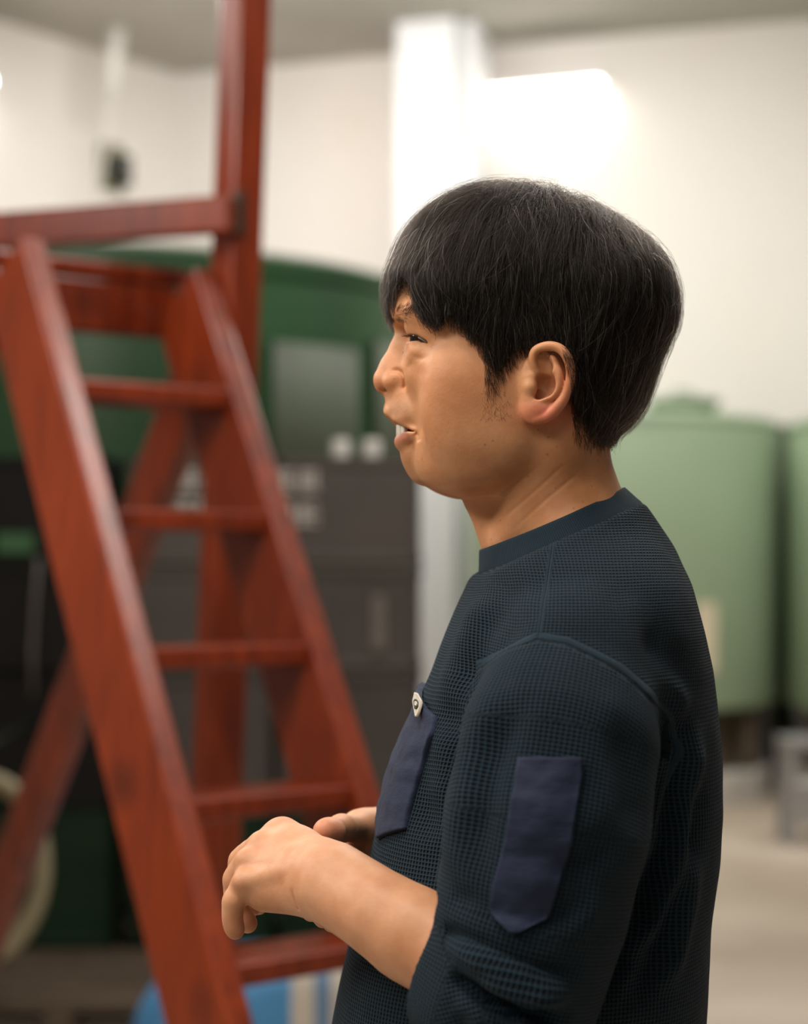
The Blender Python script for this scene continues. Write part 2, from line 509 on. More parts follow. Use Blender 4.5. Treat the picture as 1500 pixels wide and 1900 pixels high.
def crate(px0, px1, py0, py1, mat, label, y=YC, depth=0.36, holes=True):
    """crate whose front fills pixel columns px0..px1 and rows py0..py1 at depth y"""
    a, b = P(px0, py1, y), P(px1, py0, y)
    w, h = b.x - a.x - 0.004, b.z - a.z
    root = empty('bottle_crate', ((a.x + b.x) / 2, y + depth / 2, a.z), label=label, cat='crate', group='stacked bottle crates')
    key = (round(w, 3), round(h, 3), mat.name)
    if key not in CRATE_CACHE:
        CRATE_CACHE[key] = crate_mesh(w, depth, h)
    o = bpy.data.objects.new('body', CRATE_CACHE[key]); COL.objects.link(o); o.parent = root
    if not o.data.materials: o.data.materials.append(mat)
    return root, w, h, a, b


ROWS = [(845, 1050), (1050, 1246), (1246, 1502)]
zb = P(0, 1760, YC).z   # about the duckboard's top
STACKS = [(512, 785, M_CRATEG, 'right'), (236, 508, M_CRATEG, 'middle'), (-62, 210, M_CRATE_SHADE, 'left')]
wherename = {'right': 'nearest the white pillar', 'middle': 'behind the ladder treads', 'left': 'behind the ladder brace'}
levels = ['topmost of its stack', 'second from the top', 'third from the top']
tops = {}
for (x0, x1, m, nm) in STACKS:
    for r, (ya, yb) in enumerate(ROWS):
        dk = 0 if nm != 'left' else random.uniform(-0.01, 0.01)
        col = 'charcoal' if m is M_CRATEG else 'black'
        rt, w, h, a, b = crate(x0, x1, ya, yb, m, f'{col} plastic bottle crate {wherename[nm]}, {levels[r]}')
        if r == 0: tops[nm] = (rt, w, h, a, b)
        if nm == 'right' and r == 1:
            bm = bmesh.new(); p = P(703, 1156, YC); add_box(bm, (p.x, YC - 0.004, p.z), (0.05, 0.01, 0.19), None, 0.003)
            link('hand_label', bm_mesh('hand_label', bm), M_GREYLAB, rt, label='pale grey upright label')
        if nm == 'left' and r == 0:
            bm = bmesh.new(); p = P(28, 1008, YC); add_box(bm, (p.x, YC - 0.004, p.z), (0.13, 0.01, 0.072), None, 0.003)
            link('end_plate', bm_mesh('end_plate', bm), M_CRATEST, rt, label='green plate on the crate front')
    crate(x0, x1, 1502, 1760, M_CRATEGR, f'dark green plastic crate at the bottom of the stack {wherename[nm]}')

# faded stencilled characters on the two top crates: blocky strokes, too blurred to read
def glyph(bm, cx, cz, s, seed):
    r = random.Random(seed)
    for k in range(3):
        z = cz + s * (0.38 - 0.38 * k)
        add_box(bm, (cx, YC - 0.002, z), (s * r.uniform(0.7, 0.95), 0.006, s * 0.13))
    for x in (-0.3, 0.0, 0.3):
        if r.random() < 0.8:
            add_box(bm, (cx + x * s, YC - 0.0025, cz), (s * 0.12, 0.006, s * r.uniform(0.6, 0.95)))


for nm, gl in (('right', [(530, 892), (572, 892), (530, 955), (572, 955)]), ('middle', [(345, 890), (388, 890), (340, 945), (384, 945), (432, 890), (432, 945)])):
    for i, (gx, gy) in enumerate(gl):
        bm = bmesh.new()
        p = P(gx, gy, YC); glyph(bm, p.x, p.z, 0.078, i * 7 + len(gl))
        link('stencil_character', bm_mesh('stencil_character', bm), M_PRINT, tops[nm][0], label='faded white stencilled character')

# two capped bottles standing in the top crate
for i, (px, lab) in enumerate(((632, 'white-capped bottle in the top crate, the one nearer the ladder'), (690, "white-capped bottle in the top crate, the one nearer the man's mouth"))):
    c = P(px, 832, YC + 0.10); z0 = tops['right'][3].z + 0.03
    root = empty('sake_bottle', (c.x, c.y, z0), label=lab, cat='bottle', group='capped bottles in the top crate')
    zt = c.z
    g = (c.x, c.y, 0)
    lathe_part('glass', [(0.005, z0), (0.046, z0), (0.048, z0 + 0.01), (0.048, zt - 0.16), (0.02, zt - 0.07), (0.018, zt - 0.02), (0.004, zt - 0.02)], g, M_BOTTLE, root, 24)
    lathe_part('cap', [(0.005, zt + 0.03), (0.026, zt + 0.03), (0.030, zt + 0.022), (0.030, zt - 0.03), (0.005, zt - 0.03)], g, M_WHITEP, root, 24)

# hose coil hung on the crates' front
cc = P(-36, 1610, 5.75)
root = empty('hose_coil', cc, label='cream rubber hose coiled behind the ladder brace', cat='hose')
for k in range(3):
    R = 0.19 - 0.012 * k
    pts = [cc + Vector((R * math.cos(t) * 1.0, 0.035 * k + 0.015 * math.sin(2 * t), (R * 1.42) * math.sin(t))) for t in np.linspace(0, 2 * math.pi, 48, endpoint=False)]
    bm = bmesh.new(); add_tube(bm, pts, 0.021, 12, True)
    link('hose_loop', bm_mesh('hose_loop', bm), M_HOSE, root, smooth=True)
bm = bmesh.new(); add_tube(bm, [cc + Vector((0, 0.03, 0.25)), cc + Vector((-0.02, 0.2, 0.34)), cc + Vector((-0.02, 0.94, 0.36))], 0.012, 8)
link('hook', bm_mesh('hook', bm), M_DARK, root, smooth=True)

# thin grey cord on the left stack
pts = [P(72, 1035, 6.66), P(66, 1110, 6.655), P(60, 1210, 6.655), P(62, 1290, 6.66)]
bm = bmesh.new(); add_tube(bm, pts, 0.008, 8)
link('cord', bm_mesh('cord', bm), M_GREYLAB, None, smooth=True, label='thin grey cord hanging down the black crates', cat='cord')

# blue sack with white stripes behind the foot of the ladder
def sack():
    t = NT('blue_woven_sack')
    x = t.n('ShaderNodeSeparateXYZ', ins={0: t.coord('Object')}).outputs[0]
    w = t.math('ADD', x, t.math('MULTIPLY', t.noise(t.coord('Object'), 4, 2), 0.02))
    white = None
    for c, hw in ((0.165, 0.030), (0.255, 0.020)):
        s = t.math('LESS_THAN', t.math('ABSOLUTE', t.math('SUBTRACT', w, c)), hw)
        white = s if white is None else t.math('MAXIMUM', white, s)
    mid = t.math('GREATER_THAN', w, 0.19)
    c0 = t.mix(mid, C4((0.085, 0.33, 0.68)), C4((0.15, 0.30, 0.52)))
    t.p(Base_Color=t.mix(white, c0, C4((0.72, 0.68, 0.60))), Roughness=0.45)
    t.bump(t.noise(t.coord('Object'), 14, 4), 0.4, 0.02)
    n, m = 40, 28
    vs, fs = [], []
    for j in range(m + 1):
        v = -math.pi / 2 + math.pi * j / m
        for i in range(n):
            u = 2 * math.pi * i / n
            e = lambda c, p: math.copysign(abs(c) ** p, c)
            x_ = 0.30 * e(math.cos(v), .45) * e(math.cos(u), .5)
            y_ = 0.18 * e(math.cos(v), .45) * e(math.sin(u), .5)
            z_ = 0.20 * e(math.sin(v), .55)
            if z_ > 0: z_ *= 1 + 0.42 * (x_ / 0.3) - 0.10 * math.sin(9 * x_)
            vs.append((x_ + 0.012 * math.sin(17 * z_ + 5 * y_), y_ + 0.012 * math.sin(14 * x_ + 9 * z_), z_))
    for j in range(m):
        for i in range(n):
            k = (i + 1) % n
            fs.append((j * n + i, j * n + k, (j + 1) * n + k, (j + 1) * n + i))
    me = np_mesh('blue_sack', vs, fs)
    o = link('blue_sack', me, t.m, None, label='blue woven sack with white stripes lying on the floor behind the ladder', cat='sack')
    p = P(462, 1900, 5.15)
    o.location = (p.x, p.y, 0.20)
    return o


sack()

# grey stand at the right edge
p = P(1500, 1370, 9.9)
root = empty('metal_stand', (p.x, 9.9, 0), label='grey metal stand on the floor at the right edge before the tanks', cat='stand')
bm = bmesh.new(); add_box(bm, (p.x, 9.95, p.z - 0.02), (0.26, 0.3, 0.04), None, 0.006, 2); link('top', bm_mesh('top', bm), M_STEEL, root)
for sx in (-1, 1):
    for sy in (-1, 1):
        bm = bmesh.new(); add_box(bm, (p.x + sx * 0.095, 9.95 + sy * 0.11, (p.z - 0.04) / 2), (0.06, 0.06, p.z - 0.04), None, 0.005); link('leg', bm_mesh('leg', bm), M_STEEL, root)
bm = bmesh.new(); add_box(bm, (p.x, 9.81, 0.22), (0.15, 0.02, 0.22), None, 0.004); link('panel', bm_mesh('panel', bm), M_STEEL, root)

# ------------------------------------------------------------------ red wooden ladder stand
t1L, t1R = P(148, 715, 3.40), P(428, 737, 3.61)
e = Vector((t1R.x - t1L.x, t1R.y - t1L.y, 0)); LW = e.length; e.normalize()
back = Vector((-e.y, e.x, 0))
if back.y < 0: back = -back
stp = Vector((0.0795, -0.123, -0.2325))
axis = stp.normalized()
wd = axis.cross(e); wd = wd if wd.y > 0 else -wd
root = empty('step_ladder', (0, 2.4, 0), label='red-brown wooden ladder stand with plank treads, tall post and handrail', cat='ladder')
Wd, Th = 0.166, 0.047
top_t, bot_t = -1.17, t1L.z / 0.2325 - 0.15
for s, base in ((-1, t1L), (1, t1L + e * LW)):
    o0 = base + e * s * Th / 2 + wd * (Wd / 2 - 0.012)
    plank('stile', o0 + stp * (top_t if s < 0 else -1.08), o0 + stp * (t1L.z / 0.2325 - 0.02 + 0.25), e, Th, Wd, M_WOOD, root, 0.006)
for k in range(8):
    c = t1L + stp * k + e * LW / 2
    if c.z < 0.12: break
    bm = bmesh.new()
    add_box(bm, c + back * 0.068 + Vector((0, 0, -0.004)), (LW + 0.004, 0.135, 0.036), Matrix((e, back, Vector((0, 0, 1)))).transposed(), 0.006, 2)
    link('tread', bm_mesh('tread', bm), M_WOOD, root)
# platform on top: front beam, boards
R3 = Matrix((e, back, Vector((0, 0, 1)))).transposed()
pf = t1L + e * LW / 2 + stp * -1.0 + back * 0.16
bm = bmesh.new(); add_box(bm, pf + Vector((0, 0, -0.045)), (LW + 0.10, 0.05, 0.10), R3, 0.006, 2); link('front_beam', bm_mesh('front_beam', bm), M_WOOD, root)
for k in range(4):
    bm = bmesh.new(); add_box(bm, pf + Vector((0, 0, 0.025)) + back * (0.03 + k * 0.125), (LW + 0.16, 0.118, 0.032), R3, 0.005, 2)
    link('platform_board', bm_mesh('platform_board', bm), M_WOOD, root)
bm = bmesh.new(); add_box(bm, pf + Vector((0, 0, -0.045)) + back * 0.42, (LW + 0.10, 0.05, 0.10), R3, 0.006, 2); link('rear_beam', bm_mesh('rear_beam', bm), M_WOOD, root)
# tall post, handrail, brace
pa, pb = P(462, -160, 3.78), P(440, 450, 3.78)
pdir = (pb - pa); foot = pa + pdir * (pa.z / -pdir.z)
plank('post', pa, foot + Vector((0, 0, 0.01)), e, 0.074, 0.074, M_WOOD, root, 0.006)
r0, r1 = P(432, 398, 3.70), P(-130, 437, 3.98)
plank('handrail', r0, r1, (0, 0, 1), 0.070, 0.045, M_WOOD, root, 0.006)
bm = bmesh.new(); c = P(440, 397, 3.74); add_box(bm, c, (0.02, 0.03, 0.085), R3, 0.004); link('bracket', bm_mesh('bracket', bm), M_DARK, root, label='dark iron bracket')
b0, b1 = P(378, 660, 3.80), P(20, 1632, 4.55)
bd = (b1 - b0); bf = b0 + bd * (b0.z / -bd.z)
plank('brace', b0 - bd * 0.05, bf + Vector((0, 0, 0.03)), e, 0.05, 0.105, M_WOOD, root, 0.006)
for tt in (0.0,):
    q0 = r1 + Vector((0, 0.02, 0.9)); q1 = Vector((r1.x, r1.y + 0.02, 0.005))
    plank('post', q0, q1, e, 0.074, 0.074, M_WOOD, root, 0.006)

# ------------------------------------------------------------------ signed-distance modelling for the man
def smin(a, b, k):
    if k <= 0: return np.minimum(a, b)
    h = np.maximum(k - np.abs(a - b), 0) / k
    return np.minimum(a, b) - h * h * k * 0.25


class Field:
    """a grid of signed distances; shapes are blended in one after another"""
    def __init__(s, lo, hi, h, mirror=None):
        s.h = h; s.lo = np.array(lo, float); s.n = np.ceil((np.array(hi) - s.lo) / h).astype(int) + 1
        s.ax = [(s.lo[i] + h * np.arange(s.n[i])).astype(np.float32) for i in range(3)]
        s.mirror = mirror
        s.F = np.full(s.n, 0.05, np.float32)
    def box(s, lo, hi):
        sl = []
        for i in range(3):
            a = max(int((lo[i] - s.lo[i]) / s.h), 0); b = min(int((hi[i] - s.lo[i]) / s.h) + 2, s.n[i])
            if b <= a: return None, None
            sl.append(slice(a, b))
        X = s.ax[0][sl[0]][:, None, None]; Y = s.ax[1][sl[1]][None, :, None]; Z = s.ax[2][sl[2]][None, None, :]
        if s.mirror is not None: Y = -np.abs(Y - s.mirror)
        return tuple(sl), (X, Y, Z)
    def apply(s, fn, lo, hi, k=0.0, mode='add'):
        lo = list(lo); hi = list(hi)
        if s.mirror is not None:
            m = max(abs(lo[1]), abs(hi[1])); lo[1] = s.mirror - m; hi[1] = s.mirror + m
        sl, xyz = s.box(lo, hi)
        if sl is None: return
        d = fn(*xyz); A = s.F[sl]
        if mode == 'add': s.F[sl] = smin(A, d, k)
        elif mode == 'sub': s.F[sl] = -smin(-A, d, k)
        elif mode == 'and': s.F[sl] = -smin(-A, -d, k)
    # primitives
    def cone(s, a, b, ra, rb, k=0.006, mode='add', flat=None):
        a = np.array(a, np.float32); b = np.array(b, np.float32); d = b - a; L2 = float(d @ d) + 1e-12
        m = max(ra, rb) * (max(flat) if flat else 1) + k + 0.012
        def fn(X, Y, Z):
            px, py, pz = X - a[0], Y - a[1], Z - a[2]
            t = np.clip((px * d[0] + py * d[1] + pz * d[2]) / L2, 0, 1)
            return np.sqrt((px - t * d[0]) ** 2 + (py - t * d[1]) ** 2 + (pz - t * d[2]) ** 2) - (ra + (rb - ra) * t)
        s.apply(fn, np.minimum(a, b) - m, np.maximum(a, b) + m, k, mode)
    def chain(s, pts, k=0.004, mode='add', sub=0):
        if sub and len(pts) > 2:
            q = np.array(pts, float); t = np.linspace(0, len(q) - 1, (len(q) - 1) * sub + 1)
            i = np.minimum(t.astype(int), len(q) - 2); f = (t - i)[:, None]
            p0, p1, p2, p3 = q[np.maximum(i - 1, 0)], q[i], q[i + 1], q[np.minimum(i + 2, len(q) - 1)]
            pts = 0.5 * (2 * p1 + (p2 - p0) * f + (2 * p0 - 5 * p1 + 4 * p2 - p3) * f ** 2 + (3 * p1 - p0 - 3 * p2 + p3) * f ** 3)
        for p, q in zip(pts[:-1], pts[1:]): s.cone(p[:3], q[:3], p[3], q[3], k, mode)
    def groove(s, pts, w, amp, ysc=0.3, sub=4):
        """press a soft crease (amp > 0) or raise a ridge (amp < 0) along a line lying near the surface"""
        q = np.array(pts, float); t = np.linspace(0, len(q) - 1, (len(q) - 1) * sub + 1)
        i = np.minimum(t.astype(int), len(q) - 2); f = (t - i)[:, None]
        p0, p1, p2, p3 = q[np.maximum(i - 1, 0)], q[i], q[i + 1], q[np.minimum(i + 2, len(q) - 1)]
        q = 0.5 * (2 * p1 + (p2 - p0) * f + (2 * p0 - 5 * p1 + 4 * p2 - p3) * f ** 2 + (3 * p1 - p0 - 3 * p2 + p3) * f ** 3)
        q = q[:, :3].astype(np.float32); m = 3 * w; n = len(q)
        lo, hi = q.min(0) - m, q.max(0) + m; lo[1] -= m / ysc * .5; hi[1] += m / ysc * .5
        lo, hi = list(lo), list(hi)
        if s.mirror is not None:
            mm = max(abs(lo[1]), abs(hi[1])); lo[1] = s.mirror - mm; hi[1] = s.mirror + mm
        sl, (X, Y, Z) = s.box(lo, hi)
        d2 = None; tt = None
        for k, (a, b) in enumerate(zip(q[:-1], q[1:])):
            d = (b - a) * np.array((1, ysc, 1), np.float32); L2 = float(d @ d) + 1e-12
            px, py, pz = X - a[0], (Y - a[1]) * ysc, Z - a[2]
            u = np.clip((px * d[0] + py * d[1] + pz * d[2]) / L2, 0, 1)
            e = (px - u * d[0]) ** 2 + (py - u * d[1]) ** 2 + (pz - u * d[2]) ** 2
            g = (k + u) / (n - 1)
            if d2 is None: d2, tt = e, g
            else:
                c = e < d2; d2 = np.where(c, e, d2); tt = np.where(c, g, tt)
        fade = np.clip(np.minimum(tt, 1 - tt) * 5, 0.0, 1.0)
        s.F[sl] += (amp * fade * np.exp(-d2 / w ** 2)).astype(np.float32)
    def ball(s, c, r, k=0.006, mode='add', rot=None):
        """ellipsoid, radii r, rot = rows are the axes"""
        c = np.array(c, np.float32); r = np.array(r if hasattr(r, '__len__') else (r, r, r), np.float32)
        R = np.eye(3) if rot is None else np.array(rot)
        m = float(r.max()) + k + 0.012
        def fn(X, Y, Z):
            px, py, pz = X - c[0], Y - c[1], Z - c[2]
            q = [(px * R[i][0] + py * R[i][1] + pz * R[i][2]) for i in range(3)]
            k0 = np.sqrt((q[0] / r[0]) ** 2 + (q[1] / r[1]) ** 2 + (q[2] / r[2]) ** 2)
            k1 = np.sqrt((q[0] / r[0] ** 2) ** 2 + (q[1] / r[1] ** 2) ** 2 + (q[2] / r[2] ** 2) ** 2) + 1e-9
            return k0 * (k0 - 1) / k1
        s.apply(fn, c - m, c + m, k, mode)


def surface_nets(F, lo, h):
    S = F < 0
    c = [S[i:S.shape[0] - 1 + i, j:S.shape[1] - 1 + j, k:S.shape[2] - 1 + k] for i in (0, 1) for j in (0, 1) for k in (0, 1)]
    al = c[0].copy(); an = c[0].copy()
    for q in c[1:]: al &= q; an |= q
    act = an & ~al
    idx = np.argwhere(act)
    ids = np.full(act.shape, -1, np.int32); ids[act] = np.arange(len(idx), dtype=np.int32)
    off = np.array([(i, j, k) for i in (0, 1) for j in (0, 1) for k in (0, 1)])
    V = np.stack([F[idx[:, 0] + o[0], idx[:, 1] + o[1], idx[:, 2] + o[2]] for o in off], 1)
    acc = np.zeros((len(idx), 3), np.float32); cnt = np.zeros(len(idx), np.float32)
    for a in range(8):
        for ax in range(3):
            if off[a][ax] == 0:
                b = a + (4, 2, 1)[ax]
                va, vb = V[:, a], V[:, b]; m = (va < 0) != (vb < 0)
                t = np.where(m, va / np.where(m, va - vb, 1), 0)
                p = np.repeat(off[a][None].astype(np.float32), len(idx), 0); p[:, ax] += t
                acc[m] += p[m]; cnt[m] += 1
    verts = (idx + acc / cnt[:, None]) * h + lo
    faces = []
    for ax in range(3):
        s0 = [slice(None)] * 3; s1 = [slice(None)] * 3; s0[ax] = slice(0, -1); s1[ax] = slice(1, None)
        A, B = S[tuple(s0)], S[tuple(s1)]
        e = np.argwhere(A != B); inside = A[tuple(e.T)]
        u, v = (ax + 1) % 3, (ax + 2) % 3
        ok = (e[:, u] > 0) & (e[:, v] > 0) & (e[:, u] < S.shape[u] - 1) & (e[:, v] < S.shape[v] - 1)
        e, inside = e[ok], inside[ok]
        q = []
        for du, dv in ((-1, -1), (0, -1), (0, 0), (-1, 0)):
            g = e.copy(); g[:, u] += du; g[:, v] += dv
            q.append(ids[tuple(g.T)])
        q = np.stack(q, 1)
        q[~inside] = q[~inside][:, ::-1]
        faces.append(q)
    return verts.astype(np.float32), np.concatenate(faces)


def sample(Fd, pts):
    """trilinear samples of a field at points (n,3)"""
    g = (pts - Fd.lo) / Fd.h
    g = np.clip(g, 0.001, np.array(Fd.n) - 1.002)
    i = g.astype(int); f = g - i
    out = 0
    for a in (0, 1):
        for b in (0, 1):
            for c in (0, 1):
                w = (f[:, 0] if a else 1 - f[:, 0]) * (f[:, 1] if b else 1 - f[:, 1]) * (f[:, 2] if c else 1 - f[:, 2])
                out = out + w * Fd.F[i[:, 0] + a, i[:, 1] + b, i[:, 2] + c]
    return out


def grad(Fd, pts, e=None):
    e = e or Fd.h * 1.5
    g = np.stack([sample(Fd, pts + d) - sample(Fd, pts - d) for d in np.eye(3) * e], 1)
    return g / (np.linalg.norm(g, axis=1, keepdims=True) + 1e-9)


def smooth_interp(x, xs, ys, w=9):
    """piecewise data eased with a short running mean"""
    d = np.linspace(xs[0], xs[-1], 600); y = np.interp(d, xs, ys)
    pad = np.concatenate([np.full(w, y[0]) - (np.arange(w, 0, -1)) * (y[1] - y[0]), y, np.full(w, y[-1]) + np.arange(1, w + 1) * (y[-1] - y[-2])])
    ker = np.hanning(2 * w + 3)[1:-1]; ker /= ker.sum()
    y = np.convolve(pad, ker, 'valid')
    return np.interp(x, d, y)


def noise3(p, scale, seed=0):
    """value noise in -1..1 at points (n,3)"""
    q = p * scale + seed * 17.31
    i = np.floor(q).astype(np.int64); f = q - i; f = f * f * (3 - 2 * f)
    def hsh(a, b, c):
        n = (a * 374761393 + b * 668265263 + c * 2147483647 + seed * 974711) & 0x7fffffff
        n = (n ^ (n >> 13)) * 1274126177 & 0x7fffffff
        return ((n ^ (n >> 16)) & 0xffff) / 32767.5 - 1
    out = 0
    for a in (0, 1):
        for b in (0, 1):
            for c in (0, 1):
                w = (f[:, 0] if a else 1 - f[:, 0]) * (f[:, 1] if b else 1 - f[:, 1]) * (f[:, 2] if c else 1 - f[:, 2])
                out = out + w * hsh(i[:, 0] + a, i[:, 1] + b, i[:, 2] + c)
    return out


def M_(px, py, yp=0.0):
    """pixel -> (x, offset from the median plane, z) at depth Y0 + yp"""
    p = P(px, py, Y0 + yp)
    return np.array((p.x, yp, p.z))


S0 = Y0 / FPX                      # metres per pixel in the median plane
MX = lambda px: (px - 750.0) * S0
MZ = lambda py: ZC - (py - HOR) * S0

# ------------------------------------------------------------------ head and neck (mirrored about the median plane)
HH = 0.0009
HF = Field((MX(660), Y0 - 0.112, MZ(1075)), (MX(1275), Y0 + 0.112, MZ(352)), HH, mirror=Y0)

# cranium
HF.ball((MX(978), 0, MZ(562)), (243 * S0, 0.0755, 186 * S0), 0.01)
# face: slices (row, front, where widest, half width)
SL = np.array([
    (455, 775, 930, .058, 150), (500, 737, 925, .0635, 150), (545, 729.5, 920, .0665, 160), (580, 732, 915, .0680, 165), (610, 746, 905, .0685, 170),
    (640, 763, 905, .0695, 175), (680, 772, 905, .0705, 175), (715, 779, 908, .0702, 172), (740, 785, 915, .0690, 165), (765, 790, 925, .0670, 150), (790, 794, 935, .0645, 130),
    (815, 798, 940, .0612, 105), (838, 798, 940, .0575, 88), (860, 792, 938, .0525, 78), (880, 784, 930, .0460, 72), (893, 786, 915, .0390, 66), (905, 800, 905, .030, 60)])


def smax(a, b, k): return -smin(-a, -b, k)


def face(X, Y, Z):
    row = HOR - (Z - ZC) / S0
    fr, xw, w, bk = [smooth_interp(row.ravel(), SL[:, 0], SL[:, c]).astype(np.float32).reshape(row.shape) for c in (1, 2, 3, 4)]
    xc = MX(xw); a = (xw - fr) * S0
    dx = X - xc
    ex = np.where(dx < 0, -dx / a, dx / (bk * S0)); ey = np.abs(Y) / w
    q = (ex ** 2.0 + ey ** 2.0) ** (1 / 2.0)
    d = (q - 1) * np.minimum(a, w) * 0.95
    d = smax(d, (row - 901) * S0, 0.012)
    return smax(d, (462 - row) * S0, 0.02)


HF.apply(face, (MX(700), -0.08, MZ(925)), (MX(1110), 0.08, MZ(430)), 0.012)
# jaw, chin, under-chin
HF.ball(M_(793, 868), (29 * S0, .0165, 28 * S0), 0.012)
HF.cone(M_(822, 866), M_(866, 868), .0105, .0175, 0.010)
HF.cone(M_(852, 872, -.026), M_(950, 820, -.050), .0145, .016, 0.020)
HF.ball(M_(872, 842, -.040), (.026, .0145, .026), 0.022)
# cheeks
HF.ball(M_(858, 688, -.046), (.027, .0165, .020), 0.024)
HF.ball(M_(872, 752, -.046), (.028, .0160, .024), 0.024)
HF.ball(M_(786, 708, -.013), (30 * S0, .023, .022), 0.016)                              # upper jaw beside the nose
HF.ball(M_(900, 770, -.052), (.040, .015, .045), 0.02)
# neck
HF.apply(lambda X, Y, Z: (np.sqrt(((X - (MX(1003) + (MZ(830) - Z) * 0.285)) / 1.0) ** 2 + (Y * 0.93) ** 2) - (0.0515 + np.clip((MZ(860) - Z), -0.05, 0.12) * 0.075)) * 0.95,
         (MX(840), -.1, MZ(1100)), (MX(1300), .1, MZ(690)), 0.016)
HF.cone(M_(905, 930), M_(954, 1048), .016, .018, 0.02)                               # throat
HF.cone(M_(1045, 800, -.046), M_(940, 1010, -.026), .0125, .0100, 0.016)              # neck muscle
HF.cone(M_(1085, 985, -.030), M_(1105, 1090, -.075), .024, .024, 0.03)                # slope to the shoulder
HF.ball(M_(1040, 790, -.048), (.020, .016, .030), 0.02)
HF.ball(M_(1062, 770), (66 * S0, .046, 90 * S0), 0.02)                               # behind the jaw
# brow ridge, eye socket
HF.chain([(*M_(745, 584, -.008), .0058), (*M_(755, 580, -.024), .0060), (*M_(778, 582, -.040), .0060), (*M_(815, 596, -.0530), .0055)], 0.014)
HF.ball(M_(748, 616, -.022), (.008, .012, .0060), 0.010, 'sub')
# nose
HF.chain([(*M_(757, 608), .0065), (*M_(756, 622), .0066), (*M_(745, 648), .0078), (*M_(729, 680), .0085), (*M_(718.5, 703), .0103)], 0.007)
HF.cone(M_(760, 650, -.006), M_(742, 700, -.010), .008, .008, 0.010)
HF.ball(M_(712, 708, -.0035), (.0068, .006, .0072), 0.004)
HF.ball(M_(731, 709, -.0136), (.0080, .0060, .0071), 0.0042)
HF.cone(M_(713, 717), M_(733, 728), .0046, .005, 0.005)
HF.ball(M_(714, 725.5, -.0068), (.0045, .0026, .0026), 0.002, 'sub')
# muzzle and lips
HF.ball(M_(784, 774), (56 * S0, .0295, 46 * S0), 0.016)
HF.cone(M_(737, 735), M_(729.5, 757), .0056, .0058, 0.007)
HF.cone(M_(741, 736, -.007), M_(734, 762, -.010), .0056, .0056, 0.009)
HF.cone(M_(752, 740, -.015), M_(748, 778, -.020), .0052, .0046, 0.010)
HF.chain([(*M_(724.5, 765), .0040), (*M_(728, 770, -.008), .0038), (*M_(741, 783, -.017), .0029), (*M_(764, 801, -.0275), .0014)], 0.0055)
HF.ball(M_(848, 768, -.0340), (.0180, .0125, .024), 0.020)                              # cheek beside the mouth
HF.ball(M_(812, 841, -.0250), (.0150, .0110, .0210), 0.016)
HF.ball(M_(768, 838), (20 * S0, .017, .010), 0.010)
HF.chain([(*M_(742.5, 819), .0043), (*M_(745, 818.5, -.009), .0040), (*M_(755, 812.5, -.0185), .0028), (*M_(768, 807, -.0270), .0008)], 0.0055)
# open mouth: the wedge between the lips, narrowing to the corner


def mouth(X, Y, Z):
    px = 750 + X / S0; row = HOR - (Z - ZC) / S0
    U = np.interp(px.ravel(), [690, 712, 722, 731, 743, 757, 769], [762, 768, 776.5, 785, 792.5, 799, 805.5]).reshape(px.shape)
    L = np.interp(px.ravel(), [690, 733, 742, 755, 769], [807, 807, 804.5, 804.5, 806.3]).reshape(px.shape)
    return np.maximum(np.maximum(U - row, row - L), px - 769) * S0 * 0.9


HF.apply(mouth, (MX(700), -.038, MZ(815)), (MX(775), .038, MZ(760)), 0.0012, 'sub')
HF.ball(M_(788, 846), (34 * S0, .0175, .016), 0.012)
# smile fold, mouth corner
# eye: lids round the eyeball, then the slit
EC = M_(789, 632, -.0325); ER = 0.0118
HF.ball(EC, 0.01345, 0.0050)
HF.ball(M_(788, 653, -.0400), (.0095, .0062, .0042), 0.006)
HF.ball(M_(792, 680, -.030), (.014, .013, .017), 0.014)                             # bag under the eye
HF.chain([(*M_(762, 607, -.029), .0042), (*M_(778, 606, -.040), .0048), (*M_(800, 619, -.0475), .0046), (*M_(818, 634, -.0525), .0030)], 0.0045, sub=3)   # fold over the lid


def slit(X, Y, Z):
    dx, dz = X - EC[0], Z - EC[2]
    up = np.interp(dx.ravel(), [-.016, -.0125, -.0057, .0004, .0040, .0066], [.0046, .0045, .0025, -.0013, -.0038, -.0058]).reshape(dx.shape)
    lo = np.interp(dx.ravel(), [-.016, -.0125, -.0106, -.0057, .0004, .0040, .0066], [-.0010, -.0011, -.0012, -.0013, -.0034, -.0051, -.0061]).reshape(dx.shape)
    r = np.sqrt(dx ** 2 + (Y - EC[1]) ** 2 + dz ** 2)
    return np.maximum(np.maximum(dz - up, lo - dz), np.maximum(r - .018, np.maximum(dx - .0066, Y - (EC[1] + .007))))


HF.apply(slit, EC - .02, EC + .02, 0.0006, 'sub')

# ear
HF.ball(M_(962, 712, -.0585), (.026, .0135, .032), 0.012)
EY = -0.0725
ER_ = lambda px, py, dy=0.0: M_(px, py, EY + dy)
HF.ball(M_(1012, 712, -.074), (.0185, .0060, .027), 0.005, rot=((.98, .16, 0), (-.16, .98, 0), (0, 0, 1)))
HF.ball(ER_(990, 762, -.004), (.0082, .0045, .0098), 0.006)                             # lobe
HF.ball(ER_(1012, 757, -.006), (.010, .0040, .008), 0.006)
helix = [(1004, 700, -.004), (993, 684, -.006), (990, 664, -.0075), (997, 649, -.009), (1020, 642, -.013), (1042, 649, -.016), (1056, 671, -.0175), (1059, 700, -.0165), (1051, 731, -.0135), (1036, 754, -.010), (1016, 772, -.007), (995, 777, -.005)]
HF.chain([(*ER_(*p), .0032 if i < 9 else .0040) for i, p in enumerate(helix)], 0.0012, sub=5)
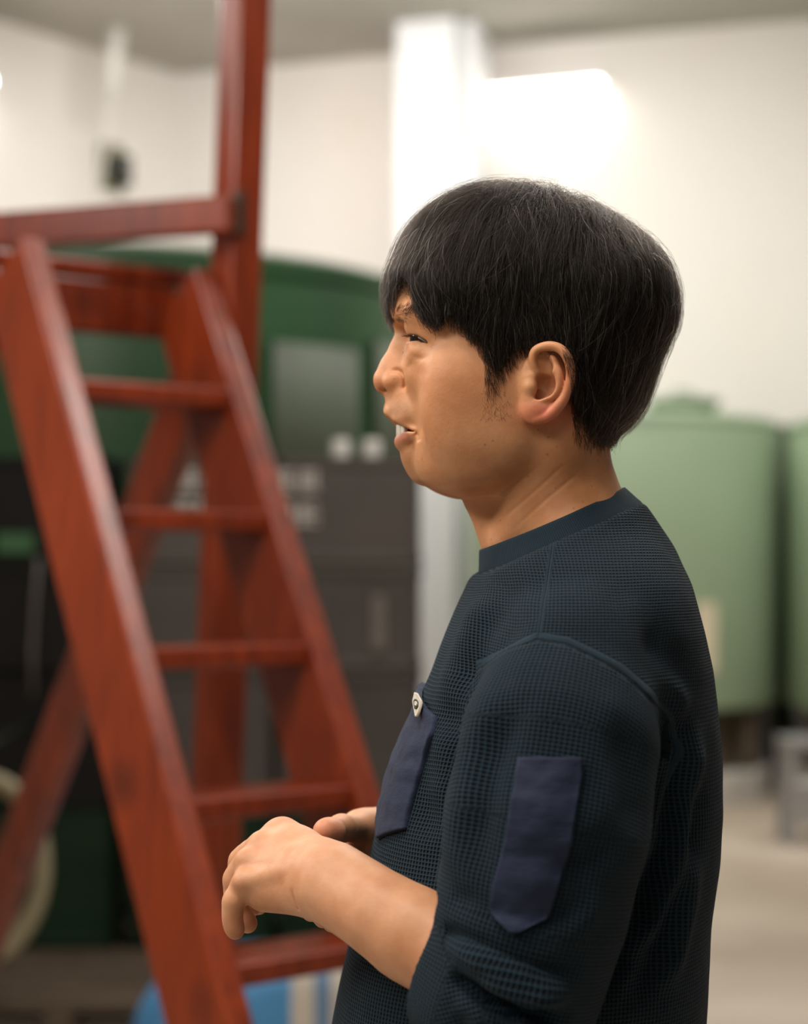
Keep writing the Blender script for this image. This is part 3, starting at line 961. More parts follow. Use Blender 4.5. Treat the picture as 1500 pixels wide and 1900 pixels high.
anti = [(1024, 664, -.0085), (1036, 690, -.0125), (1038, 715, -.0120), (1026, 733, -.0095), (1008, 741, -.0075), (996, 745, -.006)]
HF.chain([(*ER_(*p), .0031) for p in anti], 0.0014, sub=5)
HF.chain([(*ER_(1008, 663, -.008), .0020), (*ER_(1026, 688, -.011), .0026)], 0.003)
HF.chain([(*ER_(1045, 668, -.0205), .0012), (*ER_(1050, 698, -.0220), .0012), (*ER_(1044, 722, -.0215), .0008)], 0.0026, 'sub')
HF.ball(ER_(1010, 716, -.008), (.0098, .0080, .0088), 0.0025, 'sub')                    # concha
HF.ball(ER_(1000, 730, -.006), (.0055, .0080, .0050), 0.0020, 'sub')
HF.ball(ER_(1012, 674, -.0105), (.0048, .0050, .0085), 0.003, 'sub', rot=((.9, 0, .43), (0, 1, 0), (-.43, 0, .9)))
HF.chain([(*ER_(986, 702, -.005), .0040), (*ER_(985, 718, -.006), .0042), (*ER_(983, 735, -.004), .0036)], 0.004)     # tragus

# creases: beside the nose, smile, wing of the nose, under the eye, crow's feet, neck
G_ = lambda pts, w, a, **k: HF.groove([M_(*p) for p in pts], w, a, **k)
G_([(752, 712, -.022), (764, 745, -.030), (777, 785, -.033), (781, 812, -.034)], .0036, .0008)
G_([(770, 803, -.029), (776, 809, -.031), (780, 820, -.033)], .0022, .0008)
G_([(722, 691, -.0135), (738, 688, -.0165), (749, 697, -.0185), (753, 714, -.0195), (748, 728, -.0165)], .0019, .0013)
G_([(757, 645, -.028), (764, 658, -.034), (782, 667, -.042), (802, 662, -.048)], .0022, .0010)
G_([(764, 612, -.033), (778, 613, -.042), (797, 624, -.0485), (812, 637, -.053)], .0018, .0010)
G_([(800, 643, -.050), (812, 646, -.053), (828, 643, -.056)], .0014, .0009)
G_([(800, 650, -.050), (815, 657, -.054), (834, 660, -.058)], .0014, .0004)
G_([(758, 676, -.030), (775, 690, -.037), (800, 702, -.046)], .0045, .0007)
G_([(1030, 838, -.055), (975, 885, -.050), (915, 935, -.042)], .0016, .0010)
G_([(1052, 855, -.055), (1000, 905, -.052), (930, 965, -.040)], .0016, .0008)
G_([(1070, 880, -.055), (1010, 930, -.054), (950, 985, -.040)], .0014, .0005)

hv, hf = surface_nets(HF.F, HF.lo, HH)

# ------------------------------------------------------------------ the man: skin, eyes, teeth
def skin_material():
    t = NT('skin')
    at = t.n('ShaderNodeAttribute', attribute_name='tint')
    co = t.coord('Object')
    n1 = t.noise(co, 38, 5, 0.6)
    n2 = t.noise(co, 210, 3, 0.6)
    sp = t.n('ShaderNodeTexVoronoi', ins={'Vector': co, 'Scale': 150.0})
    spots = t.ramp(sp.outputs['Distance'], [(0.06, (1, 1, 1)), (0.20, (0, 0, 0))])
    rnd = t.n('ShaderNodeSeparateColor', ins={0: sp.outputs['Color']}).outputs[0]
    zz = t.n('ShaderNodeSeparateXYZ', ins={0: co}).outputs[2]
    spot = t.math('MULTIPLY', t.math('MULTIPLY', spots, t.math('GREATER_THAN', rnd, 0.82)), t.math('GREATER_THAN', zz, 1.42))   # moles on face and neck
    c = t.mix(t.ramp(n1, [(0.35, (0, 0, 0)), (0.70, (0.9, 0.9, 0.9))]), at.outputs['Color'], C4((0.82, 0.70, 0.60)), 'MULTIPLY')
    c = t.mix(t.math('MULTIPLY', t.ramp(n2, [(0.4, (0, 0, 0)), (0.75, (1, 1, 1))]), 0.30), c, C4((0.60, 0.28, 0.15)))
    c = t.mix(t.math('MULTIPLY', spot, t.math('MULTIPLY', rnd, 0.5)), c, C4((0.16, 0.06, 0.025)))
    t.p(Base_Color=c, Roughness=t.math('ADD', t.math('MULTIPLY', n1, 0.15), 0.42), Specular_IOR_Level=0.36,
        Subsurface_Weight=0.14, Subsurface_Radius=(1.0, 0.35, 0.18), Subsurface_Scale=0.006)
    h = t.math('ADD', t.math('MULTIPLY', n2, 0.6), t.noise(co, 520, 3, 0.6))
    t.bump(h, 0.22, 0.0007)
    return t.m


M_SKIN = skin_material()
SKIN = np.array((0.62, 0.315, 0.160), np.float32)


def gauss(p, c, r):
    d = (p - np.array(c)) / np.array(r if hasattr(r, '__len__') else (r,) * 3)
    return np.exp(-(d ** 2).sum(1))


def seg_dist(p, pts):
    best = np.full(len(p), 9.0)
    for a, b in zip(pts[:-1], pts[1:]):
        a, b = np.array(a[:3]), np.array(b[:3]); d = b - a
        t = np.clip((p - a) @ d / (d @ d), 0, 1)
        best = np.minimum(best, np.linalg.norm(p - a - t[:, None] * d, axis=1))
    return best


def sstep(x, a, b):
    t = np.clip((x - a) / (b - a), 0, 1); return t * t * (3 - 2 * t)


def head_tint(v):
    p = v.copy().astype(float); p[:, 1] = -np.abs(p[:, 1] - Y0)
    col = np.repeat(SKIN[None], len(v), 0).astype(float)
    def to(c, w):
        nonlocal col
        w = np.clip(w, 0, 1)[:, None]; col = col * (1 - w) + np.array(c) * w
    red = (0.46, 0.155, 0.085)
    to(red, 0.55 * gauss(p, M_(715, 706), (.016, .016, .014)))
    to(red, 0.25 * gauss(p, M_(830, 715, -.06), (.030, .03, .022)))
    to((0.70, 0.17, 0.13), 0.95 * gauss(p, ER_(1010, 768), (.018, .02, .009)))
    to((0.60, 0.165, 0.10), 0.9 * gauss(p, ER_(1052, 712), (.010, .02, .028)))
    to((0.30, 0.135, 0.080), 0.55 * gauss(p, ER_(1008, 718), (.010, .012, .012)))
    # shaved beard and moustache
    beard = np.maximum(gauss(p, M_(745, 765, -.018), (.014, .018, .010)), 0.8 * gauss(p, M_(780, 862), (.022, .024, .018)))
    to((0.25, 0.165, 0.105), 0.55 * beard)
    to((0.31, 0.18, 0.10), 0.40 * gauss(p, M_(870, 850, -.05), (.045, .03, .018)))
    to((0.43, 0.18, 0.075), 0.40 * gauss(p, M_(868, 705, -.06), (.018, .03, .014)))
    to((0.43, 0.18, 0.075), 0.30 * gauss(p, M_(840, 748, -.06), (.020, .03, .010)))
    # lips
    up = [M_(716, 769), M_(727, 780, -.008), M_(740, 789, -.0175), M_(769, 805, -.0285)]
    lo = [M_(735, 815), M_(741, 815, -.010), M_(753, 811, -.0200), M_(769, 805, -.0285)]
    row = HOR - (p[:, 2] - ZC) / S0; pxm = 750 + p[:, 0] / S0
    tp = np.interp(pxm, [715, 750, 772], [1.0, .85, .25])
    to((0.32, 0.105, 0.075), 0.85 * (1 - sstep(seg_dist(p, up) / tp, .0018, .0038)) * (row > 758) * (pxm < 775))
    to((0.50, 0.195, 0.145), 0.80 * (1 - sstep(seg_dist(p, lo) / tp, .0040, .0062)) * (pxm < 775))
    deep = sstep(pxm, 738, 746) * (row > np.interp(pxm, [731, 743, 757, 769], [787, 794, 800, 806])) * (row < np.interp(pxm, [731, 742, 755, 769], [806, 804, 804, 806]))
    to((0.34, 0.12, 0.10), 0.9 * deep * (np.abs(p[:, 1]) < .028) * (pxm < 770))
    # rims of the lids
    lid = [M_(757, 623, -.030), M_(766, 623.5, -.037), M_(782, 631, -.0445), M_(800, 644, -.0490), M_(812, 647, -.052)]
    to((0.05, 0.022, 0.016), 0.9 * (1 - sstep(seg_dist(p, lid), .0011, .0023)))
    lid2 = [M_(762, 637, -.032), M_(776, 642, -.042), M_(797, 642, -.0475)]
    to((0.20, 0.08, 0.05), 0.5 * (1 - sstep(seg_dist(p, lid2), .0006, .0016)))
    # bag under the eye and inner corner a little darker and redder
    to((0.40, 0.185, 0.105), 0.35 * gauss(p, M_(775, 662, -.04), (.012, .012, .006)))
    # neck, browner towards the back
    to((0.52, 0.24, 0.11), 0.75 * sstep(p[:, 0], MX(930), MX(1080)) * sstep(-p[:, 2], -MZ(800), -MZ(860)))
    # scalp under the hair, nape stubble, sideburn
    hl = np.interp((p[:, 0] / S0 + 750), [720, 760, 800, 840, 890, 915, 960, 1000, 1060, 1065, 1075, 1120, 1170], [470, 520, 585, 590, 640, 655, 655, 640, 650, 700, 800, 812, 815])
    to((0.035, 0.022, 0.016), 0.96 * (1 - sstep(row - hl, -14, 2)) * (np.abs(p[:, 1]) < 0.079))
    # brow
    br = [M_(742, 584, -.010), M_(752, 578, -.024), M_(776, 574, -.040), M_(806, 588, -.052)]
    to((0.10, 0.05, 0.035), 0.55 * (1 - sstep(seg_dist(p, br), .002, .0055)))
    return col


def set_attr(me, name, data, typ='FLOAT_COLOR'):
    at = me.attributes.new(name, typ, 'POINT')
    if typ == 'FLOAT_COLOR':
        d = np.ones((len(data), 4), np.float32); d[:, :3] = data
        at.data.foreach_set('color', d.ravel())
    elif typ == 'FLOAT_VECTOR':
        at.data.foreach_set('vector', np.asarray(data, np.float32).ravel())
    else:
        at.data.foreach_set('value', np.asarray(data, np.float32).ravel())


MAN = empty('person', (MX(1000), Y0, 0), label='man with dark hair in a navy waffle-knit shirt, talking and clasping his hands', cat='person')





# eyes
def eye_material():
    t = NT('eyeball')
    v = t.n('ShaderNodeSeparateXYZ', ins={0: t.coord('Object')})
    x, y, z = v.outputs
    r = t.math('SQRT', t.math('ADD', t.math('MULTIPLY', y, y), t.math('MULTIPLY', z, z)))
    front = t.math('LESS_THAN', x, 0.0)
    iris = t.math('MULTIPLY', t.math('LESS_THAN', r, 0.0066), front)
    pup = t.math('MULTIPLY', t.math('LESS_THAN', r, 0.0026), front)
    c = t.mix(iris, C4((0.42, 0.35, 0.30)), C4((0.018, 0.015, 0.009)))
    c = t.mix(pup, c, C4((0.004, 0.004, 0.004)))
    t.p(Base_Color=c, Roughness=0.08, Coat_Weight=0.4)
    return t.m


M_EYE = eye_material()
for s in (1, -1):
    bm = bmesh.new(); bmesh.ops.create_uvsphere(bm, u_segments=40, v_segments=24, radius=ER)
    o = link('eye', bm_mesh('eye', bm), M_EYE, MAN, smooth=True)
    o.location = Vector((EC[0], Y0 + s * EC[1], EC[2])) - Vector((0, 0, 0))
    o.rotation_euler = (0, math.radians(-4), math.radians(s * 30))

# teeth: an upper row
bm = bmesh.new()
for k in range(-3, 4):
    a = k * 0.0058
    x = MX(735.5) + 14.0 * a * a
    wd_ = 0.0054 if k else 0.0054
    add_box(bm, (x + 0.0022, Y0 + a, MZ(798.5)), (0.0045, wd_, 0.0100), Matrix.Rotation(-a * 28, 3, 'Z'), 0.0012, 2)
link('teeth', bm_mesh('teeth', bm), simple('tooth_enamel', (0.80, 0.77, 0.70), 0.2, 0.03, 50), MAN, smooth=True)

# ------------------------------------------------------------------ arms and hands (part of the same body mesh)
def A_(px, py, Y): 
    p = P(px, py, Y); return (p.x, p.y, p.z)


def merge(parts):
    v = np.concatenate([p[0] for p in parts]); o = np.cumsum([0] + [len(p[0]) for p in parts])
    f = np.concatenate([p[1] + o[i] for i, p in enumerate(parts)]); return v, f


HA = 0.0009
L0 = P(395, 1780, 1.25); L1 = P(880, 1480, 1.25)
AF = Field((P(372, 0, 1.36).x, 1.235, P(0, 1960, 1.29).z), (P(960, 0, 1.29).x, 1.53, P(0, 1500, 1.45).z), HA)
EL, WR = A_(938, 1838, 1.300), A_(622, 1636, 1.372)
# forearm, flattened towards the wrist
AF.cone(EL, A_(760, 1730, 1.338), .0400, .0300, 0.01)
AF.cone(A_(760, 1730, 1.338), WR, .0300, .0225, 0.014)
AF.cone(A_(700, 1680, 1.352), A_(618, 1618, 1.385), .021, .0205, 0.016)
AF.cone(A_(690, 1700, 1.345), A_(600, 1654, 1.372), .020, .0185, 0.016)
# palm / back of the hand
MCP = {'index': A_(524, 1553, 1.452), 'middle': A_(492, 1572, 1.438), 'ring': A_(468, 1603, 1.424), 'little': A_(462, 1640, 1.410)}
for nm, r in (('index', .0125), ('middle', .0128), ('ring', .0122), ('little', .0112)):
    AF.cone(A_(600, 1632, 1.385), MCP[nm], .0190, r, 0.012)
AF.cone(A_(585, 1662, 1.378), A_(490, 1664, 1.408), .0140, .0110, 0.010)                # edge of the hand
AF.cone(A_(590, 1600, 1.400), MCP['index'], .0165, .0120, 0.012)
AF.ball(A_(545, 1600, 1.425), (.022, .018, .022), 0.012)
AF.ball(A_(606, 1612, 1.372), (.0085, .0070, .0085), 0.012)                             # wrist bone
# knuckles and tendons
for nm, q in (('index', A_(522, 1546, 1.446)), ('middle', A_(484, 1563, 1.429)), ('ring', A_(455, 1595, 1.414)), ('little', A_(449, 1636, 1.400))):
    AF.ball(q, .0062, 0.009)
for nm in ('middle', 'ring', 'little'):
    m = np.array(MCP[nm]); w = np.array(A_(600, 1618, 1.376)); n = np.array((-.35, -.80, .48)) * .0122
    AF.cone(m + n * .60, m * .45 + w * .55 + n * .90, .0024, .0020, 0.009)
# fingers: knuckle, joints, tip
FING = {
    'index': [(*A_(520, 1552, 1.452), .0098), (*A_(474, 1583, 1.482), .0088), (*A_(470, 1640, 1.490), .0080), (*A_(480, 1680, 1.486), .0072)],
    'middle': [(*A_(484, 1572, 1.438), .0098), (*A_(448, 1598, 1.452), .0086), (*A_(446, 1652, 1.458), .0078), (*A_(468, 1683, 1.452), .0070)],
    'ring': [(*A_(460, 1600, 1.424), .0094), (*A_(437, 1632, 1.430), .0082), (*A_(441, 1684, 1.432), .0076), (*A_(460, 1714, 1.430), .0070)],
    'little': [(*A_(456, 1640, 1.408), .0088), (*A_(435, 1672, 1.406), .0076), (*A_(432, 1707, 1.408), .0069), (*A_(437, 1727, 1.409), .0062)]}
for nm, ch in FING.items():
    g = Field.__new__(Field); g.__dict__.update(AF.__dict__); g.F = np.full(AF.n, 0.05, np.float32)
    g.chain(ch, 0.0025, sub=4)
    g.ball(np.array(ch[1][:3]) + np.array((-.0007, -.0005, .0004)), ch[1][3] * .98, 0.003)
    AF.F = smin(AF.F, g.F, 0.0035)
# thumb, tucked behind against the other hand
AF.chain([(*A_(590, 1606, 1.405), .0150), (*A_(556, 1585, 1.462), .0120), (*A_(548, 1600, 1.492), .0098), (*A_(560, 1628, 1.500), .0086)], 0.008)
# creases of the wrist
for q in (((538, 1655), (556, 1684)), ((552, 1650), (570, 1686))):
    AF.cone(np.array(A_(*q[0], 1.366)), np.array(A_(*q[1], 1.368)), .0006, .0004, 0.0035, 'sub')
lv, lf = surface_nets(AF.F, AF.lo, HA)

BF = Field((P(565, 0, 1.5).x, 1.36, P(0, 1760, 1.45).z), (P(830, 0, 1.7).x, 1.70, P(0, 1470, 1.55).z), HA)
RW = A_(724, 1578, 1.600)
BF.cone(A_(860, 1700, 1.665), RW, .030, .0240, 0.01)
BF.cone(RW, A_(676, 1560, 1.560), .0235, .020, 0.014)
BF.cone(A_(716, 1535, 1.595), A_(668, 1536, 1.548), .0170, .0140, 0.014)                  # ball of the thumb
BF.chain([(*A_(700, 1552, 1.585), .0170), (*A_(668, 1538, 1.545), .0115), (*A_(634, 1537, 1.503), .0098), (*A_(606, 1541, 1.474), .0092)], 0.007)
BF.ball(A_(612, 1543, 1.478), (.0125, .0098, .0098), 0.004)
for i, (a, b, c, d) in enumerate((((662, 1580, 1.552), (612, 1598, 1.515), (580, 1640, 1.470), (590, 1672, 1.432)), ((664, 1600, 1.558), (616, 1626, 1.516), (585, 1672, 1.462), (578, 1692, 1.424)),
                                  ((672, 1618, 1.562), (630, 1650, 1.520), (596, 1690, 1.462), (600, 1704, 1.430)), ((680, 1632, 1.568), (645, 1668, 1.532), (616, 1698, 1.482), (616, 1712, 1.452)))):
    BF.cone(RW, A_(*a), .0180, .0125, 0.012)
    g = Field.__new__(Field); g.__dict__.update(BF.__dict__); g.F = np.full(BF.n, 0.05, np.float32)
    g.chain([(*A_(*a), .0105), (*A_(*b), .0092), (*A_(*c), .0082), (*A_(*d), .0072)], 0.003)
    BF.F = smin(BF.F, g.F, 0.0035)
rv, rf = surface_nets(BF.F, BF.lo, HA)

# ------------------------------------------------------------------ shirt
HS = 0.0025
SF = Field((MX(560), Y0 - 0.300, 0.895), (MX(1400), Y0 + 0.300, MZ(880)), HS)
#      row   front  back  half width
TS = np.array([(880, 985, 1140, .030), (920, 945, 1185, .048), (950, 925, 1208, .062), (985, 908, 1228, .083), (1020, 892, 1248, .112), (1050, 880, 1260, .135), (1085, 866, 1275, .155),
               (1120, 850, 1285, .167), (1172, 828, 1299, .174), (1240, 802, 1314, .172), (1300, 775, 1322, .166), (1360, 750, 1329, .160), (1430, 722, 1333, .156), (1500, 704, 1335, .155),
               (1600, 683, 1328, .157), (1700, 655, 1315, .160), (1800, 634, 1308, .164), (1900, 618, 1301, .168), (2050, 605, 1296, .172), (2200, 606, 1295, .174), (2310, 610, 1294, .174)], float)


def torso(X, Y, Z):
    row = HOR - (Z - ZC) / S0
    f, b, w = [smooth_interp(row.ravel(), TS[:, 0], TS[:, i]).astype(np.float32).reshape(row.shape) for i in (1, 2, 3)]
    xc = MX((f + b) / 2); a = (b - f) / 2 * S0
    q = ((np.abs(X - xc) / a) ** 2.25 + (np.abs(Y - Y0) / w) ** 2.25) ** (1 / 2.25)
    return (q - 1) * np.minimum(a, w) * 0.95


sl, XYZ = SF.box(SF.lo, SF.lo + SF.h * (SF.n - 1))
TOR = torso(*XYZ)
SLV = {-1: [(*A_(1062, 1262, 1.345), .056), (*A_(1040, 1380, 1.315), .0625), (*A_(1018, 1520, 1.300), .0650), (*A_(985, 1690, 1.298), .0610), (*A_(952, 1822, 1.300), .0560), (*A_(900, 1836, 1.308), .0500), (*A_(832, 1797, 1.325), .0385)]}
SLV[1] = [(x, 2 * Y0 - y, z, r) for x, y, z, r in SLV[-1][:5]] + [(*A_(905, 1780, 1.680), .046), (*A_(845, 1690, 1.665), .037)]
ARM = {}
for s in (-1, 1):
    g = Field.__new__(Field); g.__dict__.update(SF.__dict__); g.F = np.full(SF.n, 0.3, np.float32)
    for k, (p, q) in enumerate(zip(SLV[s][:-1], SLV[s][1:])):
        g.cone(p[:3], q[:3], p[3], q[3], 0.018)
    ARM[s] = g.F
SF.F = smin(smin(TOR, ARM[-1], 0.022), ARM[1], 0.022)
# bulk of cloth: yoke over the shoulder, fold hanging at the elbow
row = HOR - (XYZ[2] - ZC) / S0
# neck opening: cut along the tilted collar plane, then hollow round neck and forearms
ca, cb = M_(892, 1063), M_(1180, 938)
cd = (cb - ca) / np.linalg.norm(cb - ca); cn = np.array((-cd[2], 0, cd[0])); cn = cn if cn[2] > 0 else -cn
SF.F = -smin(-SF.F, -((XYZ[0] - ca[0]) * cn[0] + (XYZ[2] - ca[2]) * cn[2]), 0.004)
def hollow(Fd, gap, mirror_y=False):
    n = SF.n; G = np.stack(np.meshgrid(*SF.ax, indexing='ij'), -1)
    m = np.ones(n, bool)
    for i in range(3): m &= (G[..., i] > Fd.lo[i] + .002) & (G[..., i] < Fd.lo[i] + Fd.h * (Fd.n[i] - 1) - .002)
    m &= SF.F < 0.02
    pts = G[m]
    if len(pts): SF.F[m] = np.maximum(SF.F[m], -(sample(Fd, pts) - gap))
cuffL = np.array(SLV[-1][-1][:3])
def cut_end(p, q):        # flat end of the sleeve at p, seen from q
    p, q = np.array(p[:3]), np.array(q[:3]); d = (p - q) / np.linalg.norm(p - q)
    dist = (XYZ[0] - p[0]) * d[0] + (XYZ[1] - p[1]) * d[1] + (XYZ[2] - p[2]) * d[2]
    near = ((XYZ[0] - p[0]) ** 2 + (XYZ[1] - p[1]) ** 2 + (XYZ[2] - p[2]) ** 2) < 0.07 ** 2
    inarm = (ARM[-1 if p[1] < Y0 else 1] < 0.01) & (TOR > 0.004)
    SF.F = np.where(near & inarm, np.maximum(SF.F, dist), SF.F)
# deep folds of the pushed-up sleeve at the elbow
for pts, w_, a_ in (([(824, 1728, 1.268), (868, 1746, 1.246), (950, 1782, 1.236), (1070, 1808, 1.250)], .0060, .0075), ([(828, 1752, 1.262), (880, 1776, 1.243), (960, 1812, 1.236), (1060, 1836, 1.248)], .0085, -.0050),
                    ([(838, 1800, 1.270), (880, 1832, 1.250), (950, 1868, 1.243), (1030, 1880, 1.250)], .0060, .0060), ([(845, 1850, 1.272), (890, 1880, 1.256), (960, 1905, 1.250)], .0080, -.0040),
                    ([(838, 1660, 1.258), (900, 1690, 1.238), (1000, 1700, 1.232), (1090, 1690, 1.245)], .0080, .0035)):
    SF.groove([A_(*p) for p in pts], w_, a_)
cut_end(SLV[-1][-1], SLV[-1][-2])
hollow(AF, 0.0035)
shv, shf = surface_nets(SF.F, SF.lo, HS)
# drop fragments not joined to the body of the shirt is unnecessary: the cut leaves one piece

# fabric coordinates, creases and seams on the shirt's own vertices
def shirt_finish(v):
    n = grad(SF, v.astype(float))
    g = Field.__new__(Field); g.__dict__.update(SF.__dict__)
    g.F = TOR; dt = sample(g, v); g.F = ARM[-1]; dl = sample(g, v); g.F = ARM[1]; dr = sample(g, v)
    da = np.minimum(dl, dr); side = np.where(dl < dr, -1, 1)
    row = HOR - (v[:, 2] - ZC) / S0
    k = v[:, 2] * 0
    # sleeve: along the arm, round the arm
    sl_u, sl_v = np.zeros(len(v)), np.zeros(len(v))
    for s in (-1, 1):
        pts = [np.array(p[:3]) for p in SLV[s]]; acc = 0; best = np.full(len(v), 9.0)
        for a, b in zip(pts[:-1], pts[1:]):
            d = b - a; L = np.linalg.norm(d); d /= L
            t = (v - a) @ d; tc = np.clip(t, 0, L)
            w = v - a - tc[:, None] * d; dist = np.linalg.norm(w, axis=1)
            ref = np.array((0, -s * -1.0, 0)); ref = np.array((0., s * 1.0, 0.)); ref = ref - d * (ref @ d); ref /= np.linalg.norm(ref); up = np.cross(d, ref)
            an = np.arctan2(w @ up, w @ ref)
            m = (dist < best) & (side == s)
            best[m] = dist[m]; sl_v[m] = acc + t[m]; sl_u[m] = an[m] * 0.062
            acc += L
    # torso: round the body from the side, down the body; over the shoulder the rows follow the slope fore and aft
    f, b, w = [smooth_interp(row, TS[:, 0], TS[:, i]) for i in (1, 2, 3)]
    xc = MX((f + b) / 2); a = (b - f) / 2 * S0
    yy = v[:, 1] - Y0
    an = np.arctan2((v[:, 0] - xc) / a, np.abs(yy) / w)
    zc_ = MZ(1230)
    t_u = an * np.interp(row, [900, 960, 1050, 1140, 1240], [.050, .072, .105, .135, .150])
    t_v = np.where(v[:, 2] > zc_, zc_ + 1.45 * (v[:, 2] - zc_), v[:, 2])
    # armhole seam and shoulder seam as curves on the near side, mirrored to the far side
    q = v.astype(float).copy(); q[:, 1] = Y0 - np.abs(yy)
    PXY = np.stack([750 + q[:, 0] / q[:, 1] * FPX, HOR - (q[:, 2] - ZC) / q[:, 1] * FPX], 1)
    def pl_dist(pts):
        pts = np.array(pts, float); best = np.full(len(v), 1e9); sg = np.zeros(len(v))
        for A, B in zip(pts[:-1], pts[1:]):
            d = B - A; t = np.clip((PXY - A) @ d / (d @ d), 0, 1)
            r = PXY - A - t[:, None] * d; e = np.hypot(r[:, 0], r[:, 1])
            m = e < best; best[m] = e[m]; sg[m] = np.sign(d[0] * r[m, 1] - d[1] * r[m, 0])
        return best * sg * q[:, 1] / FPX
    AH = [(878, 1250), (895, 1235), (940, 1206), (998, 1188), (1052, 1195), (1100, 1217), (1148, 1243), (1184, 1272), (1221, 1310), (1244, 1346), (1254, 1390), (1240, 1450), (1205, 1540)]
    dA = pl_dist(AH)                       # > 0 on the sleeve side
    dS = pl_dist([(1030, 985), (1022, 1050), (1010, 1120), (1001, 1186)])
    dS = np.where((PXY[:, 1] > 1186) | (np.abs(yy) < .03), 1.0, dS)
    near_ah = (row < 1440)
    arm = np.where(PXY[:, 1] < 1400, (dA > 0) & (PXY[:, 0] > 826) & (PXY[:, 0] < 1266) & (da < dt + .012), (da < dt) & (row > 1130))
    uv = np.stack([np.where(arm, sl_u, t_u), np.where(arm, sl_v, t_v), np.zeros(len(v))], 1)
    seams = np.stack([np.where((PXY[:, 1] < 1540) & (np.abs(yy) > .07) & (PXY[:, 0] > 884), dA, 1.0), dS, np.zeros(len(v))], 1)
    # creases
    h = np.zeros(len(v))
    def crease(pts, width, amp, ydir=-1, Yd=1.33):
        nonlocal h
        P3 = [np.array(A_(px, py, Yd)) for px, py in pts]
        q = v.copy().astype(float); q[:, 1] = 0; R = [np.array((p[0], 0, p[2])) for p in P3]
        d = seg_dist(q, R)
        # fade at both ends
        e0 = np.linalg.norm(q - R[0], axis=1); e1 = np.linalg.norm(q - R[-1], axis=1)
        fade = sstep(np.minimum(e0, e1), 0, 0.035)
        facing = sstep(-n[:, 1], 0.0, 0.35) if ydir < 0 else sstep(n[:, 1], 0, .35)
        h += 2.1 * amp * np.exp(-(d / width) ** 2) * fade * facing
    ar = arm & (side == -1)
    hs = h.copy()
    # folds round the elbow and cuff (sleeve)
    for pts, w_, a_ in (([(835, 1735), (880, 1765), (960, 1790), (1070, 1800)], .007, .0048), ([(838, 1752), (890, 1790), (960, 1830), (1040, 1850)], .007, -.0060),
                        ([(826, 1690), (880, 1722), (960, 1742), (1040, 1745)], .008, .0030), ([(860, 1830), (880, 1870), (930, 1910)], .006, .004), ([(826, 1800), (850, 1850), (880, 1895)], .005, -.0032),
                        ([(930, 1250), (880, 1370), (852, 1500), (845, 1640)], .010, .0042), ([(955, 1270), (905, 1390), (880, 1500), (868, 1600)], .009, -.0032),
                        ([(1120, 1290), (1150, 1420), (1160, 1560)], .012, -.003), ([(1000, 1700), (1060, 1660), (1120, 1600)], .009, .003),
                        ([(985, 1600), (1050, 1560), (1150, 1500)], .010, -.0022), ([(890, 1560), (960, 1590), (1060, 1600)], .010, .0018)):
        crease(pts, w_, a_)
    hs = h * ar; h[:] = 0
    # body: long creases from the shoulder blade and armpit down the side
    for pts, w_, a_ in (([(1225, 1300), (1240, 1400), (1210, 1560), (1130, 1720)], .012, .0065), ([(1262, 1280), (1262, 1430), (1230, 1600), (1150, 1790), (1090, 1880)], .010, -.0055),
                        ([(1290, 1330), (1300, 1480), (1260, 1640), (1180, 1800)], .010, .0055), ([(1318, 1420), (1300, 1600), (1240, 1760), (1180, 1900)], .010, -.0040),
                        ([(1310, 1560), (1290, 1700), (1240, 1880)], .009, .0050), ([(1215, 1180), (1260, 1290), (1290, 1400)], .010, .0040),
                        ([(1180, 1120), (1240, 1230), (1275, 1330)], .012, -.0035), ([(950, 1090), (900, 1160), (862, 1260), (845, 1360)], .012, .0050),
                        ([(985, 1110), (925, 1180), (890, 1260), (875, 1330)], .010, -.0040), ([(850, 1330), (815, 1450), (800, 1560)], .010, .0035), ([(830, 1370), (800, 1480), (785, 1600)], .009, -.0030)):
        crease(pts, w_, a_)
    h = h * ~ar + hs
    q = v.astype(float)
    h += 0.0016 * noise3(q * np.array((1, 1, .55)), 16, 3) + 0.0008 * noise3(q, 38, 5)
    return (v + n * h[:, None]).astype(np.float32), uv, seams


shv0 = shv
shv, sh_uv, sh_seam = shirt_finish(shv)


